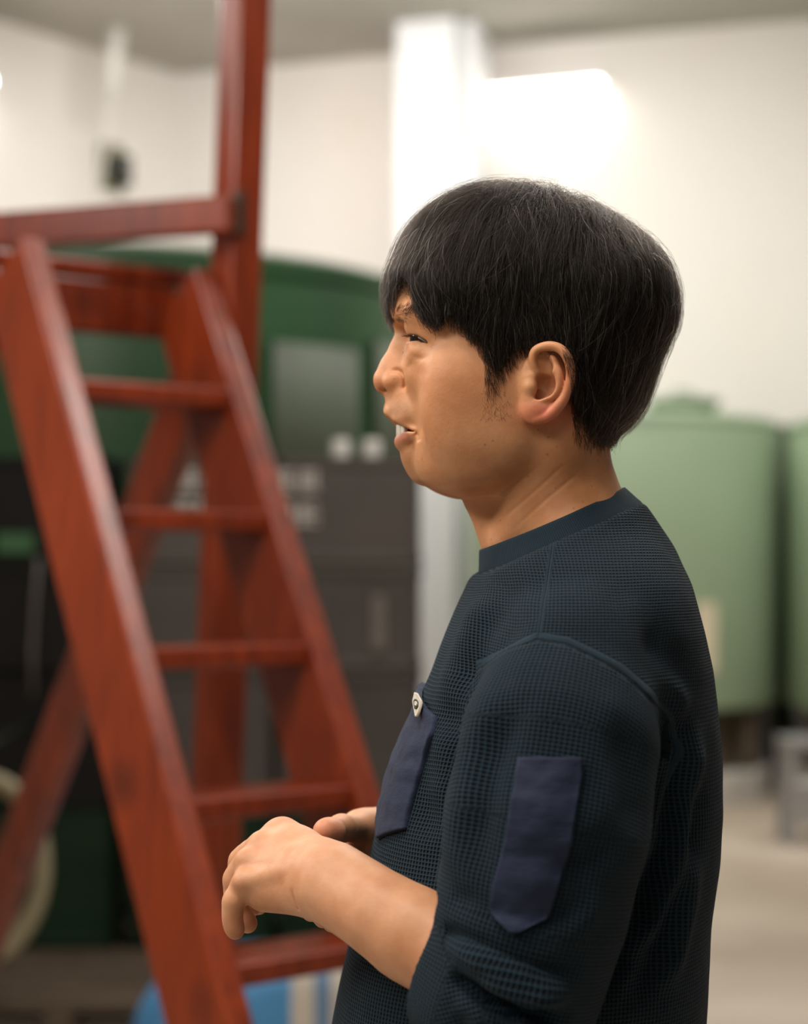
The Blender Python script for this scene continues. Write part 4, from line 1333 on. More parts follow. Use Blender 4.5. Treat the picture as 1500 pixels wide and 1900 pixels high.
def shirt_material():
    t = NT('navy_waffle_knit')
    uv = t.n('ShaderNodeAttribute', attribute_name='knit').outputs['Vector']
    xyz = t.n('ShaderNodeSeparateXYZ', ins={0: uv}).outputs
    pitch = 0.0033
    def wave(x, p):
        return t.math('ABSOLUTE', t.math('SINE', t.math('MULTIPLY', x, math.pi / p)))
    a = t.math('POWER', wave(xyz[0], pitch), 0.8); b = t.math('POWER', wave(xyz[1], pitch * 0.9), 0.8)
    sm = t.n('ShaderNodeSeparateXYZ', ins={0: t.n('ShaderNodeAttribute', attribute_name='seam').outputs['Vector']}).outputs
    def band(x, c, w):                                # 1 within w of c, soft edges
        d = t.math('ABSOLUTE', t.math('SUBTRACT', x, c))
        r = t.n('ShaderNodeMapRange', ins={0: d, 1: w * 1.5, 2: w * 0.5, 3: 0.0, 4: 1.0}); return r.outputs[0]
    tape = t.math('MAXIMUM', band(sm[0], -0.0020, 0.0020), band(sm[1], 0.0, 0.0018))      # plain strip over the seam allowance
    line = t.math('MAXIMUM', band(sm[0], 0.0008, 0.0010), band(sm[1], 0.0, 0.0007))
    stitch = t.math('MAXIMUM', band(sm[0], -0.0046, 0.0005), t.math('MAXIMUM', band(sm[1], 0.0014, 0.0004), band(sm[1], -0.0014, 0.0004)))
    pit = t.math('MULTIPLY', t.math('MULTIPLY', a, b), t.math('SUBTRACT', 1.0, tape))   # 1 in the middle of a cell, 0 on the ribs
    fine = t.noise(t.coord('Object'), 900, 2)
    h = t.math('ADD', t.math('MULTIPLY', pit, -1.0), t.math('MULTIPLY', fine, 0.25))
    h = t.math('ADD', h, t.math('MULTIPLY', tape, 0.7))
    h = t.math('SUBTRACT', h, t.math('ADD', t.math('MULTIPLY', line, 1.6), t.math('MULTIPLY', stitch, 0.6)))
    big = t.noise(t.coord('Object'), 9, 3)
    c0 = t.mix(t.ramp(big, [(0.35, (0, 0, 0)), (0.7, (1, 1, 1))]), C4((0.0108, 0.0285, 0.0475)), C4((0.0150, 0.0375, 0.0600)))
    # shade in the cells is painted: pits much darker than the ribs
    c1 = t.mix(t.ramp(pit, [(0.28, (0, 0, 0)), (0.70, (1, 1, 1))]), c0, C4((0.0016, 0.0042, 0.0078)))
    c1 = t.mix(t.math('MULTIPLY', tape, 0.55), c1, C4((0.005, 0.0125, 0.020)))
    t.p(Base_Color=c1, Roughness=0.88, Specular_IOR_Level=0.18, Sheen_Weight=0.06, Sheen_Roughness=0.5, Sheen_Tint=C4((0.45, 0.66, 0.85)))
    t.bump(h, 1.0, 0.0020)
    return t.m


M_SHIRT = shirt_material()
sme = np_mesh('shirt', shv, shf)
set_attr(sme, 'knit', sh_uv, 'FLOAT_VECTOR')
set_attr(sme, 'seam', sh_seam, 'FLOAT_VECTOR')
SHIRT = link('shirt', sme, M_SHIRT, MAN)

# collar: ribbed band round the neck in the tilted plane
def collar():
    n, m = 160, 12
    vs, fs, uvs = [], [], []
    cx = (ca + cb) / 2; R = np.linalg.norm(cb - ca) / 2
    u = cd; vv = np.array((0, 1, 0)); w = cn
    for j in range(m):
        # profile of the band: out from inside lip, over the top, down the outside
        a = j / (m - 1)
        hgt = [-.010, .002, .010, .0150, .0166, .0164, .0145, .0105, .0060, .0020, -.002, -.006][j]
        out = [-.0050, -.0066, -.0078, -.0080, -.0072, -.0060, -.0050, -.0032, -.0012, .0008, .0022, .0026][j]
        for i in range(n):
            t = 2 * math.pi * i / n
            rx = R + out * 1.0; ry = 0.0745 + out
            # slightly egg-shaped opening, dipping at the sides where the cloth lies on the shoulder
            dip = -0.0015 * math.sin(t) ** 2
            p = cx + u * (rx + 0.0035 * max(math.cos(t), 0) ** 3) * math.cos(t) + vv * ry * math.sin(t) + w * (hgt + dip)
            vs.append((p[0], p[1] + Y0, p[2])); uvs.append((t * 0.062, a * 0.03, 0))
    for j in range(m - 1):
        for i in range(n):
            k = (i + 1) % n
            fs.append((j * n + i, j * n + k, (j + 1) * n + k, (j + 1) * n + i))
    me = np_mesh('collar', vs, fs)
    set_attr(me, 'knit', np.array(uvs), 'FLOAT_VECTOR')
    t = NT('navy_rib_knit')
    x = t.n('ShaderNodeSeparateXYZ', ins={0: t.n('ShaderNodeAttribute', attribute_name='knit').outputs['Vector']}).outputs[0]
    s = t.math('ABSOLUTE', t.math('SINE', t.math('MULTIPLY', x, math.pi / 0.0016)))
    t.p(Base_Color=t.mix(s, C4((0.0055, 0.0145, 0.0245)), C4((0.0108, 0.0275, 0.0445))), Roughness=0.85, Specular_IOR_Level=0.25, Sheen_Weight=0.07, Sheen_Tint=C4((0.45, 0.66, 0.85)))
    t.bump(s, 0.6, 0.0006)
    return link('collar', me, t.m, MAN, label='ribbed crew collar')


collar()

# ------------------------------------------------------------------ rest of the body under the clothes, trousers, shoes
hz = MZ(1046)
UF = Field((MX(640), Y0 - 0.24, 0.0), (MX(1380), Y0 + 0.24, 1.46), 0.008, mirror=Y0)
UF.ball((MX(1045), 0, MZ(1390)), (.085, .110, .14), 0.03)
UF.ball((MX(985), 0, MZ(1850)), (.095, .120, .22), 0.05)
UF.cone(M_(1075, 1215, -.12), M_(1040, 1500, -.185), .036, .038, 0.03)
UF.cone(M_(1055, 1060), M_(1045, 1200), .042, .06, 0.03)
uv_, uf_ = surface_nets(UF.F, UF.lo, 0.008)
bv, bf = merge([(hv, hf), (lv, lf), (rv, rf), (uv_, uf_)])


def arm_tint(v):
    col = np.repeat(np.array((0.63, 0.34, 0.205))[None], len(v), 0).astype(float)
    def to(c, w):
        nonlocal col
        w = np.clip(w, 0, 1)[:, None]; col = col * (1 - w) + np.array(c) * w
    for q in (MCP['index'], MCP['middle'], MCP['ring'], MCP['little']): to((0.56, 0.25, 0.155), 0.35 * gauss(v, q, .012))
    for ch in FING.values():
        to((0.56, 0.24, 0.155), 0.45 * gauss(v, ch[-1][:3], .013))
    to((0.60, 0.205, 0.125), 0.75 * gauss(v, A_(606, 1541, 1.474), (.013, .02, .011)))
    to((0.56, 0.29, 0.155), 0.5 * sstep(v[:, 0], P(620, 0, 1.36).x, P(780, 0, 1.33).x))
    return col


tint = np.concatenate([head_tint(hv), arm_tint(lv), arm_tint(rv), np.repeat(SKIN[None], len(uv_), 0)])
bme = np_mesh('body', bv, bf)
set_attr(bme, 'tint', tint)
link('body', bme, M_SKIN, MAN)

TF = Field((MX(560), Y0 - 0.22, 0.03), (MX(1360), Y0 + 0.22, 1.02), 0.007, mirror=Y0)
TF.ball((MX(965), 0, 0.95), (.120, .150, .11), 0.04)
TF.cone((MX(965), -.085, .86), (MX(955), -.095, .50), .092, .072, 0.04)
TF.cone((MX(955), -.095, .50), (MX(975), -.100, .06), .072, .062, 0.03)
tv, tf = surface_nets(TF.F, TF.lo, 0.007)
M_TROU = simple('dark_trousers', (0.020, 0.021, 0.025), 0.85, 0.2, 30)
link('trousers', np_mesh('trousers', tv, tf), M_TROU, MAN)
for s in (-1, 1):
    ZF = Field((MX(560), Y0 + s * .1 - .07, 0.0), (MX(1120), Y0 + s * .1 + .07, 0.14), 0.005)
    ZF.cone((MX(1000), Y0 + s * .1, .040), (MX(720), Y0 + s * .105, .032), .042, .036, 0.02)
    ZF.cone((MX(985), Y0 + s * .1, .05), (MX(975), Y0 + s * .1, .105), .045, .042, 0.03)
    zg = ZF.ax[2][None, None, :]; ZF.F = np.maximum(ZF.F, 0.006 - zg)
    zv, zf = surface_nets(ZF.F, ZF.lo, 0.005)
    zv[:, 2] -= zv[:, 2].min() - 0.0005
    link('shoe', np_mesh('shoe', zv, zf), M_DARK, MAN)


# ------------------------------------------------------------------ pockets and tag: cloth laid on the shirt
from mathutils.bvhtree import BVHTree
SHBVH = BVHTree.FromPolygons(shv.tolist(), shf.tolist())


def project(px, py):
    """where the sight lines of pixels meet the finished shirt, and its smoothed normals there"""
    o = Vector((0, 0, ZC)); pts = []
    for a, b in zip(np.asarray(px, float), np.asarray(py, float)):
        r = P(a, b, 1.0) - o
        h = SHBVH.ray_cast(o, r.normalized())[0]
        if h is None: h = SHBVH.find_nearest(o + r * 1.42)[0]
        pts.append(h)
    p = np.array([tuple(q) for q in pts])
    return p, grad(SF, p, 0.006)


def patch(name, poly, mat, off, nx=26, ny=44, wr=0.0006, parent=MAN, base=-0.0015, **kw):
    """poly: rows of (row, left px, right px) down the patch"""
    R = np.array(poly, float)
    rows = np.linspace(R[0, 0], R[-1, 0], ny)
    l = np.interp(rows, R[:, 0], R[:, 1]); r = np.interp(rows, R[:, 0], R[:, 2])
    s = np.linspace(0, 1, nx)
    PX = l[:, None] + (r - l)[:, None] * s[None]
    slope = R[0, 3] if R.shape[1] > 3 else 0
    PY = np.repeat(rows[:, None], nx, 1) + slope * (PX - PX.mean())
    p, n = project(PX.ravel(), PY.ravel())
    w = wr * noise3(p * np.array((.8, .8, 2.4)), 48, 9) + wr * .6 * noise3(p, 120, 11)
    edge = np.minimum(np.minimum(s, 1 - s)[None] * nx, np.minimum(np.arange(ny), np.arange(ny)[::-1])[:, None]).ravel()
    top = p + n * (off + w + 0.0007 * np.exp(-edge / 1.2))[:, None]
    bot = p + n * (base)
    v = np.concatenate([top, bot]); N = nx * ny
    f = []
    for j in range(ny - 1):
        for i in range(nx - 1):
            a = j * nx + i
            f.append((a, a + nx, a + nx + 1, a + 1))
    rim = [i for i in range(nx)] + [j * nx + nx - 1 for j in range(1, ny)] + [(ny - 1) * nx + i for i in range(nx - 2, -1, -1)] + [j * nx for j in range(ny - 2, 0, -1)]
    for a, b in zip(rim, rim[1:] + rim[:1]): f.append((a, b, b + N, a + N))
    return link(name, np_mesh(name, v, f), mat, parent, **kw)


t = NT('navy_plain_weave')
co = t.coord('Object')
t.p(Base_Color=t.ramp(t.noise(co, 24, 4), [(0.3, (0.0105, 0.0175, 0.044)), (0.7, (0.0165, 0.0260, 0.062))]), Roughness=0.75, Specular_IOR_Level=0.25, Sheen_Weight=0.03)
t.bump(t.math('ADD', t.noise(t.coord('Object', (1, 1, 2.4)), 60, 4), t.math('MULTIPLY', t.noise(co, 700, 2), 0.25)), 0.5, 0.002)
M_POCKET = t.m
patch('sleeve_pocket', [(1407, 963, 1078), (1440, 959, 1080), (1560, 940, 1060), (1640, 917, 1037), (1690, 912, 1020), (1704, 920, 1016), (1732, 950, 958)], M_POCKET, .0022, 26, 60, .0011, label='plain woven pocket on the left sleeve')


def chest_pocket(nx=34, ny=52):
    """five-sided pocket laid round the breast from its outer edge towards the middle"""
    edge = [(1330, 813), (1365, 805), (1400, 793), (1440, 783), (1480, 770), (1510, 762), (1538, 756)]
    R, _ = project([e_[1] for e_ in edge], [e_[0] for e_ in edge])
    tt = np.linspace(0, 1, len(edge)); vs = []
    for j in range(ny):
        t_ = j / (ny - 1)
        for i in range(nx):
            s_ = i / (nx - 1)                                   # 0 at the outer edge
            tz = t_
            r = [np.interp(tz, tt, R[:, k]) for k in range(3)]
            y = r[1] + 0.100 * s_
            z = r[2] + 0.018 * s_ - 0.024 * (1 - abs(2 * s_ - 1)) * t_ ** 4
            h = SHBVH.ray_cast(Vector((-0.6, y, z)), Vector((1, 0, 0)))[0] if s_ > 0.12 else SHBVH.find_nearest(Vector((r[0] - 0.10 * s_ * 0.5, y, z)))[0]
            vs.append(tuple(h))
    p = np.array(vs); n = grad(SF, p, 0.006)
    g = p.reshape(ny, nx, 3)
    for _ in range(3):
        g[:, 1:-1] = (g[:, :-2] + g[:, 2:] + 2 * g[:, 1:-1]) / 4; g[1:-1] = (g[:-2] + g[2:] + 2 * g[1:-1]) / 4
    p = g.reshape(-1, 3)
    w = 0.0009 * noise3(p * np.array((.8, .8, 2.4)), 48, 9) + .0005 * noise3(p, 120, 11)
    gape = 0.0040 * np.exp(-(np.repeat(np.arange(ny), nx) / 5.0) ** 2) * np.sin(np.pi * np.tile(np.arange(nx) / (nx - 1), ny))
    top = p + n * (0.0030 + w + gape)[:, None]; bot = p - n * (0.0012 - np.maximum(gape, 0) * .7)[:, None]
    N = nx * ny; f = [(j * nx + i, j * nx + i + 1, (j + 1) * nx + i + 1, (j + 1) * nx + i) for j in range(ny - 1) for i in range(nx - 1)]
    rim = list(range(nx)) + [j * nx + nx - 1 for j in range(1, ny)] + [(ny - 1) * nx + i for i in range(nx - 2, -1, -1)] + [j * nx for j in range(ny - 2, 0, -1)]
    f += [(b_, a_, a_ + N, b_ + N) for a_, b_ in zip(rim, rim[1:] + rim[:1])]
    link('chest_pocket', np_mesh('chest_pocket', np.concatenate([top, bot]), f), M_POCKET, MAN, label='plain woven pocket on the left breast')


chest_pocket()
tg = patch('woven_tag', [(1293, 789, 792), (1308, 785, 801), (1318, 787, 799), (1328, 789, 796), (1336, 790, 792)], simple('cream_woven_tag', (0.50, 0.46, 0.40), 0.8, 0.15, 300), .0082, 10, 14, 0.0002, base=.0070, label='small cream woven tag')
patch('tag_emblem', [(1305, 790, 793), (1310, 788, 796), (1317, 789, 796), (1322, 790, 793)], M_DARK, .0085, 8, 8, 0.0, base=.0078, parent=tg, label='dark round emblem')
patch('emblem_centre', [(1309, 791, 793), (1313, 790, 795), (1317, 791, 793)], tg.data.materials[0], .0088, 6, 6, 0.0, base=.0081, parent=tg)

# ------------------------------------------------------------------ hair
SIL = [(713, 525), (717, 505), (724, 488), (741, 448), (767, 410), (801, 380), (848, 354), (899, 340), (959, 338), (1023, 344), (1070, 360), (1121, 386), (1172, 420), (1215, 455), (1242, 491), (1256, 533),
       (1260, 567), (1256, 606), (1242, 640), (1225, 680), (1207, 730), (1194, 762), (1172, 792), (1146, 818), (1136, 870), (1110, 935), (1000, 960), (880, 920), (810, 840), (755, 720), (722, 620), (713, 560)]
def spline_closed(q, sub=6):
    q = np.array(q, float); n = len(q); out = []
    for i in range(n):
        p0, p1, p2, p3 = q[i - 1], q[i], q[(i + 1) % n], q[(i + 2) % n]
        for f in np.arange(sub) / sub:
            out.append(0.5 * (2 * p1 + (p2 - p0) * f + (2 * p0 - 5 * p1 + 4 * p2 - p3) * f ** 2 + (3 * p1 - p0 - 3 * p2 + p3) * f ** 3))
    return out


SILM = np.array([(MX(a), MZ(b)) for a, b in spline_closed(SIL, 4)])
HG = 0.002
GF = Field((MX(680), Y0 - 0.112, MZ(900)), (MX(1300), Y0 + 0.112, MZ(315)), HG)


def poly_sd(x, z, Q):
    d = np.full(x.shape, 9.0); ins = np.zeros(x.shape, bool)
    for (x0, z0), (x1, z1) in zip(Q, np.roll(Q, -1, 0)):
        ex, ez = x1 - x0, z1 - z0
        t = np.clip(((x - x0) * ex + (z - z0) * ez) / (ex * ex + ez * ez), 0, 1)
        d = np.minimum(d, np.hypot(x - x0 - t * ex, z - z0 - t * ez))
        c = (z0 > z) != (z1 > z)
        ins ^= c & (x < (x1 - x0) * (z - z0) / (z1 - z0 + 1e-12) + x0)
    return np.where(ins, -d, d)


gx, gz = np.meshgrid(GF.ax[0], GF.ax[2], indexing='ij')
sd = poly_sd(gx, gz, SILM)
kr = np.hanning(27)[1:-1]; kr /= kr.sum()               # ease the ridges of the distance map
sm = np.pad(sd, 12, mode='edge')
sm = np.apply_along_axis(lambda a: np.convolve(a, kr, 'valid'), 0, sm)
sm = np.apply_along_axis(lambda a: np.convolve(a, kr, 'valid'), 1, sm)
wgt = np.clip((-sd - 0.004) / 0.020, 0, 1)              # silhouette itself stays exact
sd = sd * (1 - wgt) + sm * wgt
RR = 0.082
ee = np.clip((RR + sd) / RR, 0, 3)[:, None, :]
W = np.interp(HOR - (gz - ZC) / S0, [330, 400, 480, 560, 660, 760, 830], [.080, .0805, .0820, .0830, .0815, .0785, .075])[:, None, :]
W = W + 0.004 * np.clip((gx[:, None, :] - MX(760)) / .05, -3, 0) * 0.9
yy = np.abs(GF.ax[1] - Y0)[None, :, None]
q = (ee ** 2.1 + (yy / W) ** 2.1) ** (1 / 2.1)
GF.F = ((q - 1) * 0.078).astype(np.float32)

# lower edge of the hair, seen from the side (column -> row)
EDGE = np.array([(690, 575), (716, 590), (731, 598), (737, 530), (747, 496), (758, 515), (766, 578), (785, 604), (812, 614), (824, 604), (832, 585), (848, 600), (868, 622), (892, 642), (905, 690), (922, 702), (938, 672), (952, 656), (970, 648), (995, 641), (1022, 637), (1045, 645), (1058, 660),
                 (1064, 700), (1066, 780), (1078, 812), (1110, 822), (1150, 820), (1200, 800), (1300, 760)], float)
EX, EZ = EDGE[:, 0], EDGE[:, 1]


def below(p):
    """how far (pixels of the median plane) a point hangs below the hair's lower edge"""
    Y = Y0 - np.abs(p[:, 1] - Y0)
    px = 750 + p[:, 0] / Y * FPX; row = HOR - (p[:, 2] - ZC) / Y * FPX
    return row - np.interp(px, EX, EZ)


# solid under-layer
GC = Field.__new__(Field); GC.__dict__.update(GF.__dict__)
capedge = HOR + 0.952 * (-HOR + np.interp(750 + gx / Y0 * FPX / 0.952, [690, 740, 760, 790, 820, 850, 886, 905, 950, 1000, 1040, 1058, 1066, 1085, 1150, 1300], [520, 490, 505, 560, 580, 590, 625, 640, 640, 628, 632, 645, 770, 800, 795, 740]))
cut = ((capedge - (HOR - (gz - ZC) / S0)) * -S0)[:, None, :] * 0.8
GC.F = np.maximum(GF.F + 0.0040, cut).astype(np.float32)
cv, cf = surface_nets(GC.F, GC.lo, HG)
t = NT('black_hair_mass')
t.p(Base_Color=C4((0.010, 0.0075, 0.006)), Roughness=0.75, Specular_IOR_Level=0.15)
M_CAP = t.m
HAIR = link('hair', np_mesh('hair', cv, cf), M_CAP, MAN, label='black collar-short hair with a few grey strands')


def hair_material(name, melanin, grey=0.03):
    m = bpy.data.materials.new(name); m.use_nodes = True
    nt = m.node_tree; nt.nodes.clear()
    out = nt.nodes.new('ShaderNodeOutputMaterial'); h = nt.nodes.new('ShaderNodeBsdfHairPrincipled')
    h.parametrization = 'COLOR'
    inf = nt.nodes.new('ShaderNodeHairInfo')
    r = nt.nodes.new('ShaderNodeValToRGB'); e = r.color_ramp.elements
    e[0].position = 0.0; e[0].color = C4((0.0030, 0.0022, 0.0018)); e[1].position = 1 - grey - 0.004; e[1].color = C4((0.0095, 0.0068, 0.0052))
    k = e.new(1 - grey); k.color = C4((0.25, 0.21, 0.165))
    r.color_ramp.interpolation = 'LINEAR'
    nt.links.new(inf.outputs['Random'], r.inputs[0]); nt.links.new(r.outputs[0], h.inputs['Color'])
    h.inputs['Roughness'].default_value = 0.28; h.inputs['Radial Roughness'].default_value = 0.35
    h.inputs['Random Roughness'].default_value = 0.3
    h.inputs['IOR'].default_value = 1.34
    nt.links.new(h.outputs[0], out.inputs['Surface'])
    return m


M_HAIR = hair_material('black_hair', 0.95, 0.020)
M_STRAY = hair_material('stray_hair', 0.9, 0.17)  # grey share raised to paint bright highlights as well as grey hairs
M_SHORT = hair_material('short_black_hair', 0.95, 0.0)


def curves(name, paths, r_root, mat, parent, **kw):
    """paths (n,k,3) or list of them -> one hair-curves object"""
    cd_ = bpy.data.hair_curves.new(name)
    sizes = [p.shape[1] for p in paths for _ in range(p.shape[0])]
    cd_.add_curves(sizes)
    pos = np.concatenate([p.reshape(-1, 3) for p in paths]).astype(np.float32)
    cd_.attributes['position'].data.foreach_set('vector', pos.ravel())
    rad = []
    for p, rr in zip(paths, r_root):
        k = p.shape[1]; prof = np.clip(1.15 - np.linspace(0, 1, k) ** 3, 0.12, 1)
        rr = np.broadcast_to(np.asarray(rr, np.float32).reshape(-1, 1), (p.shape[0], 1))
        rad.append((rr * prof[None]).ravel())
    at = cd_.attributes.get('radius') or cd_.attributes.new('radius', 'FLOAT', 'POINT')
    at.data.foreach_set('value', np.concatenate(rad).astype(np.float32))
    cd_.materials.append(mat)
    o = bpy.data.objects.new(name, cd_); COL.objects.link(o); o.parent = parent
    return tag(o, kind='stuff', **kw)


WH = np.array((MX(1040), Y0 + 0.012, MZ(345)))        # whorl


def flow(p, k, nzs):
    """direction in which hair lies at p"""
    r = p - WH
    d = np.linalg.norm(r, axis=1, keepdims=True)
    rad = r / (d + 1e-6)
    down = np.array((0, 0, -1.0))
    w = np.clip(d / 0.10, 0, 1.6)
    f = rad * (1.15 - 0.45 * np.clip(w, 0, 1)) + down * (0.15 + 0.75 * w)
    f[:, 1] += np.sign(p[:, 1] - Y0) * 0.10
    # fringe falls forward, its ends turned back towards the temple
    fr = sstep(-p[:, 0], -MX(900), -MX(800))
    lowf = sstep(-p[:, 2], -MZ(470), -MZ(560))
    f[:, 0] += fr * (-0.25 + 1.05 * lowf * sstep(p[:, 0], MX(728), MX(752)))
    f[:, 0] += 0.12 * (1 - fr) * sstep(-p[:, 2], -MZ(430), -MZ(520)) * sstep(-p[:, 0], -MX(1130), -MX(1050))
    lowb = sstep(p[:, 0], MX(1120), MX(1200)) * sstep(-p[:, 2], -MZ(600), -MZ(700))
    f[:, 0] -= 0.25 * lowb
    f += nzs
    return f


def grow(roots, length, depth, nz_amp, steps=12, overs=6.0, curl=0.0):
    n = len(roots)
    p = roots.copy(); out = [p.copy()]
    st = (length / steps)[:, None]
    lock = np.stack([noise3(roots * np.array((1, .8, .6)), 95, 31 + i) for i in range(3)], 1) * nz_amp
    lock += np.stack([noise3(roots, 34, 71 + i) for i in range(3)], 1) * nz_amp * 1.3
    own = RNG.normal(0, 1, (n, 3)) * nz_amp * 0.45
    jit = RNG.normal(0, overs, n) + 7 * noise3(roots, 110, 44)
    alive = np.ones(n, bool); bend = RNG.normal(0, curl, (n, 3))
    for i in range(steps):
        s = (i + 1) / steps
        nn = grad(GF, p)
        f = flow(p, i, lock + own + bend * s)
        f -= nn * (f * nn).sum(1, keepdims=True)
        f /= np.linalg.norm(f, axis=1, keepdims=True) + 1e-6
        q = p + f * st
        # settle on the strand's own shell: rises out of the mass, lies, tip lifts or tucks a little
        tgt = -depth * np.clip(s * 3.0, 0.0, 1.0) - 0.008 * np.clip(1 - s * 3.5, 0, 1)
        n2 = grad(GF, q); q = q - n2 * (sample(GF, q) - tgt)[:, None]
        stop = (below(q) > jit) & (i > 1)
        alive &= ~stop
        q = np.where(alive[:, None], q, p + (q - p) * 0.02)
        out.append(q.copy()); p = q
    return np.stack(out, 1)


def roots_on(n, keep):
    """random points on the hair's outer surface"""
    a, b, c = cv[cf[:, 0]], cv[cf[:, 1]], cv[cf[:, 2]]
    ar = np.linalg.norm(np.cross(b - a, c - a), axis=1)
    i = RNG.choice(len(cf), n, p=ar / ar.sum())
    w = RNG.random((n, 2)).astype(np.float32)
    p = a[i] + (b[i] - a[i]) * w[:, :1] + (cv[cf[i, 3]] - a[i]) * w[:, 1:]
    return p[keep(p)].astype(float)


outer = lambda p: (sample(GF, p.astype(float)) > -0.010) & (below(p.astype(float)) < 6)
def clump(roots, glen, gdepth, n_guides, nz, steps, overs, tight, bend):
    """strands gathered into pointed locks round a smaller set of guide strands"""
    gi = RNG.choice(len(roots), n_guides, replace=False)
    L = glen[gi]
    G = grow(roots[gi], L, gdepth[gi], nz, steps, overs, bend)
    own = grow(roots, glen, gdepth, nz * 0.55, steps, overs, bend * .6)
    near = np.concatenate([np.argmin(((roots[i:i + 2000, None] - roots[gi][None]) ** 2).sum(-1), 1) for i in range(0, len(roots), 2000)])
    s = np.linspace(0, 1, steps + 1)[None, :, None]
    tt = (tight * RNG.uniform(.35, 1.0, len(roots)))[:, None, None]
    c = tt * sstep(s, 0.15, 1.0)
    off = (own[:, :1] - G[near][:, :1])
    tgt = G[near] + off * (1 - 0.93 * s ** 0.8) + RNG.normal(0, .0006, (len(roots), 1, 3)) * s
    r = RNG.uniform(.80, 1.0, len(roots))[:, None, None]
    out = own * (1 - c) + tgt * c
    return out


R1 = roots_on(36000, outer)
L1_ = RNG.uniform(.036, .075, len(R1)) * (1 - 0.35 * sstep(R1[:, 0], MX(1100), MX(1200)))
S1 = clump(R1, L1_, RNG.uniform(-.0010, .0045, len(R1)), 1500, 0.40, 12, 9, .85, .25)
# fringe: long strands over the brow
R2 = roots_on(34000, lambda p: outer(p) & (p[:, 0] < MX(860)) & (p[:, 2] > MZ(530)))
S2 = clump(R2, RNG.uniform(.055, .095, len(R2)), RNG.uniform(-.0008, .0055, len(R2)), 420, 0.34, 14, 12, .92, .25)
# loose and stray hairs lying across the rest
R3_ = roots_on(5000, outer)
S3 = grow(R3_, RNG.uniform(.03, .07, len(R3_)), RNG.uniform(-.0040, .0005, len(R3_)), 0.55, 12, 10, 0.6)
curves('stray_hairs', [S3], [np.full(len(S3), .00007)], M_STRAY, HAIR, label='stray hairs, some of them grey')
curves('hair_strands', [S1, S2], [RNG.uniform(.00007, .00012, len(S1)), RNG.uniform(.00008, .00014, len(S2))], M_HAIR, HAIR)


# short hair on the skin: sideburn, nape, brows, stubble
def skin_hair(n, px0, px1, py0, py1, keep, length, direction, lift, nz=0.25, ydepth=1.40):
    px = RNG.uniform(px0, px1, n); py = RNG.uniform(py0, py1, n)
    m = keep(px, py); px, py = px[m], py[m]
    o = np.array((0, 0, ZC)); r = np.stack([(px - 750) / FPX, np.ones_like(px), -(py - HOR) / FPX], 1)
    tt = np.full(len(px), ydepth)
    for _ in range(80): tt += np.clip(sample(HF, o + r * tt[:, None]), -.01, .02) * 0.7
    p = o + r * tt[:, None]
    ok = np.abs(sample(HF, p)) < .002; p = p[ok]
    nn = grad(HF, p)
    d = np.array(direction, float)[None] + RNG.normal(0, nz, (len(p), 3)) + 0.6 * nz * np.stack([noise3(p, 150, 61 + i) for i in range(3)], 1)
    d -= nn * (d * nn).sum(1, keepdims=True); d /= np.linalg.norm(d, axis=1, keepdims=True) + 1e-6
    L = RNG.uniform(.6, 1.1, len(p))[:, None] * length
    s = np.linspace(0, 1, 5)[None, :, None]
    return p[:, None] - nn[:, None] * .0004 + d[:, None] * L[:, None] * s + nn[:, None] * (L[:, None] * lift * s * (1.2 - .6 * s))


def mirror(a):
    b = a.copy(); b[..., 1] = 2 * Y0 - b[..., 1]; return np.concatenate([a, b])


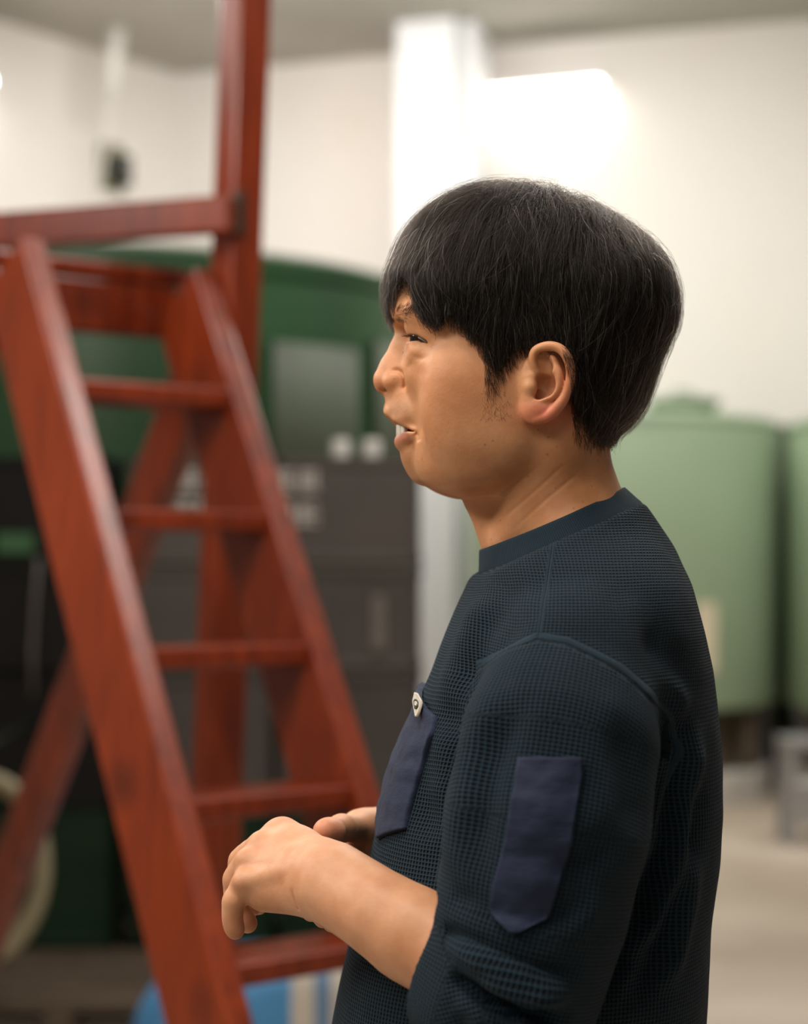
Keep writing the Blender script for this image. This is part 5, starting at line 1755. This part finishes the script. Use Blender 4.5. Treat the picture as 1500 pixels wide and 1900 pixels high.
burn = lambda x, y: (x > 896 + .06 * (y - 640)) & (x < np.interp(y, [630, 660, 690, 712, 725], [985, 955, 938, 928, 915])) & (RNG.random(len(x)) < np.interp(y, [640, 700, 730], [1, .8, .12]))
nape = lambda x, y: (y > 640) & (y < np.interp(x, [1050, 1066, 1090, 1140], [690, 812, 830, 835])) & (x > np.interp(y, [640, 700, 780, 835], [1040, 1058, 1062, 1066])) & (RNG.random(len(x)) < np.interp(y, [790, 845], [1, .12]))
stub = lambda x, y: RNG.random(len(x)) < .9
SH = [mirror(skin_hair(2600, 890, 990, 625, 735, burn, .0105, (0.20, 0, -1), .22, .22)),
      mirror(skin_hair(5200, 1040, 1150, 640, 850, nape, .0085, (0.25, 0, -1), .25, .22)),
      mirror(skin_hair(620, 732, 764, 565, 597, lambda x, y: np.abs(y - np.interp(x, [732, 750, 764], [584, 580, 575])) < 10, .0080, (0.9, -.2, .25), .12, .25, 1.42)),
      mirror(skin_hair(700, 764, 812, 562, 600, lambda x, y: np.abs(y - np.interp(x, [764, 790, 812], [575, 572, 586])) < 8, .0080, (0.9, -.2, -.1), .12, .22)),
      mirror(skin_hair(1500, 728, 778, 742, 800, stub, .0011, (-.1, 0, -1), .35, .4, 1.45)),
      mirror(skin_hair(1500, 756, 850, 838, 896, stub, .0010, (-.1, 0, -1), .35, .4, 1.42)),
      mirror(skin_hair(140, 895, 945, 720, 775, stub, .0055, (0.1, 0, -1), .25, .4))]
curves('body_hair', SH, [.00007, .00007, .00007, .00007, .00004, .00004, .00005], M_SHORT, HAIR)
# eyelashes
la = []
for i in range(80):
    u = i / 79
    px = np.interp(u, [0, .25, .6, 1], [757.5, 765, 781, 802]); py = np.interp(u, [0, .25, .6, 1], [622.5, 622.5, 630, 645.5])
    yp = EC[1] - math.sqrt(max(.0134 ** 2 - (M_(px, py, EC[1])[0] - EC[0]) ** 2 - (M_(px, py, EC[1])[2] - EC[2]) ** 2, 1e-8)) if True else 0
    b = M_(px, py, yp); b[1] += Y0
    d = b - np.array((EC[0] + .002, Y0 + EC[1] + .001, EC[2])); d /= np.linalg.norm(d); d += RNG.normal(0, .14, 3) + np.array((-.35, 0, -.75 + .3 * u)); d /= np.linalg.norm(d)
    L = RNG.uniform(.0034, .0050) * (1.25 - .55 * u); s = np.linspace(0, 1, 6)[:, None]
    la.append(b + d * L * s + np.array((0, 0, 1)) * (.0012 * s ** 2))
curves('eyelashes', [mirror(np.array(la))], [.00018], M_SHORT, HAIR)
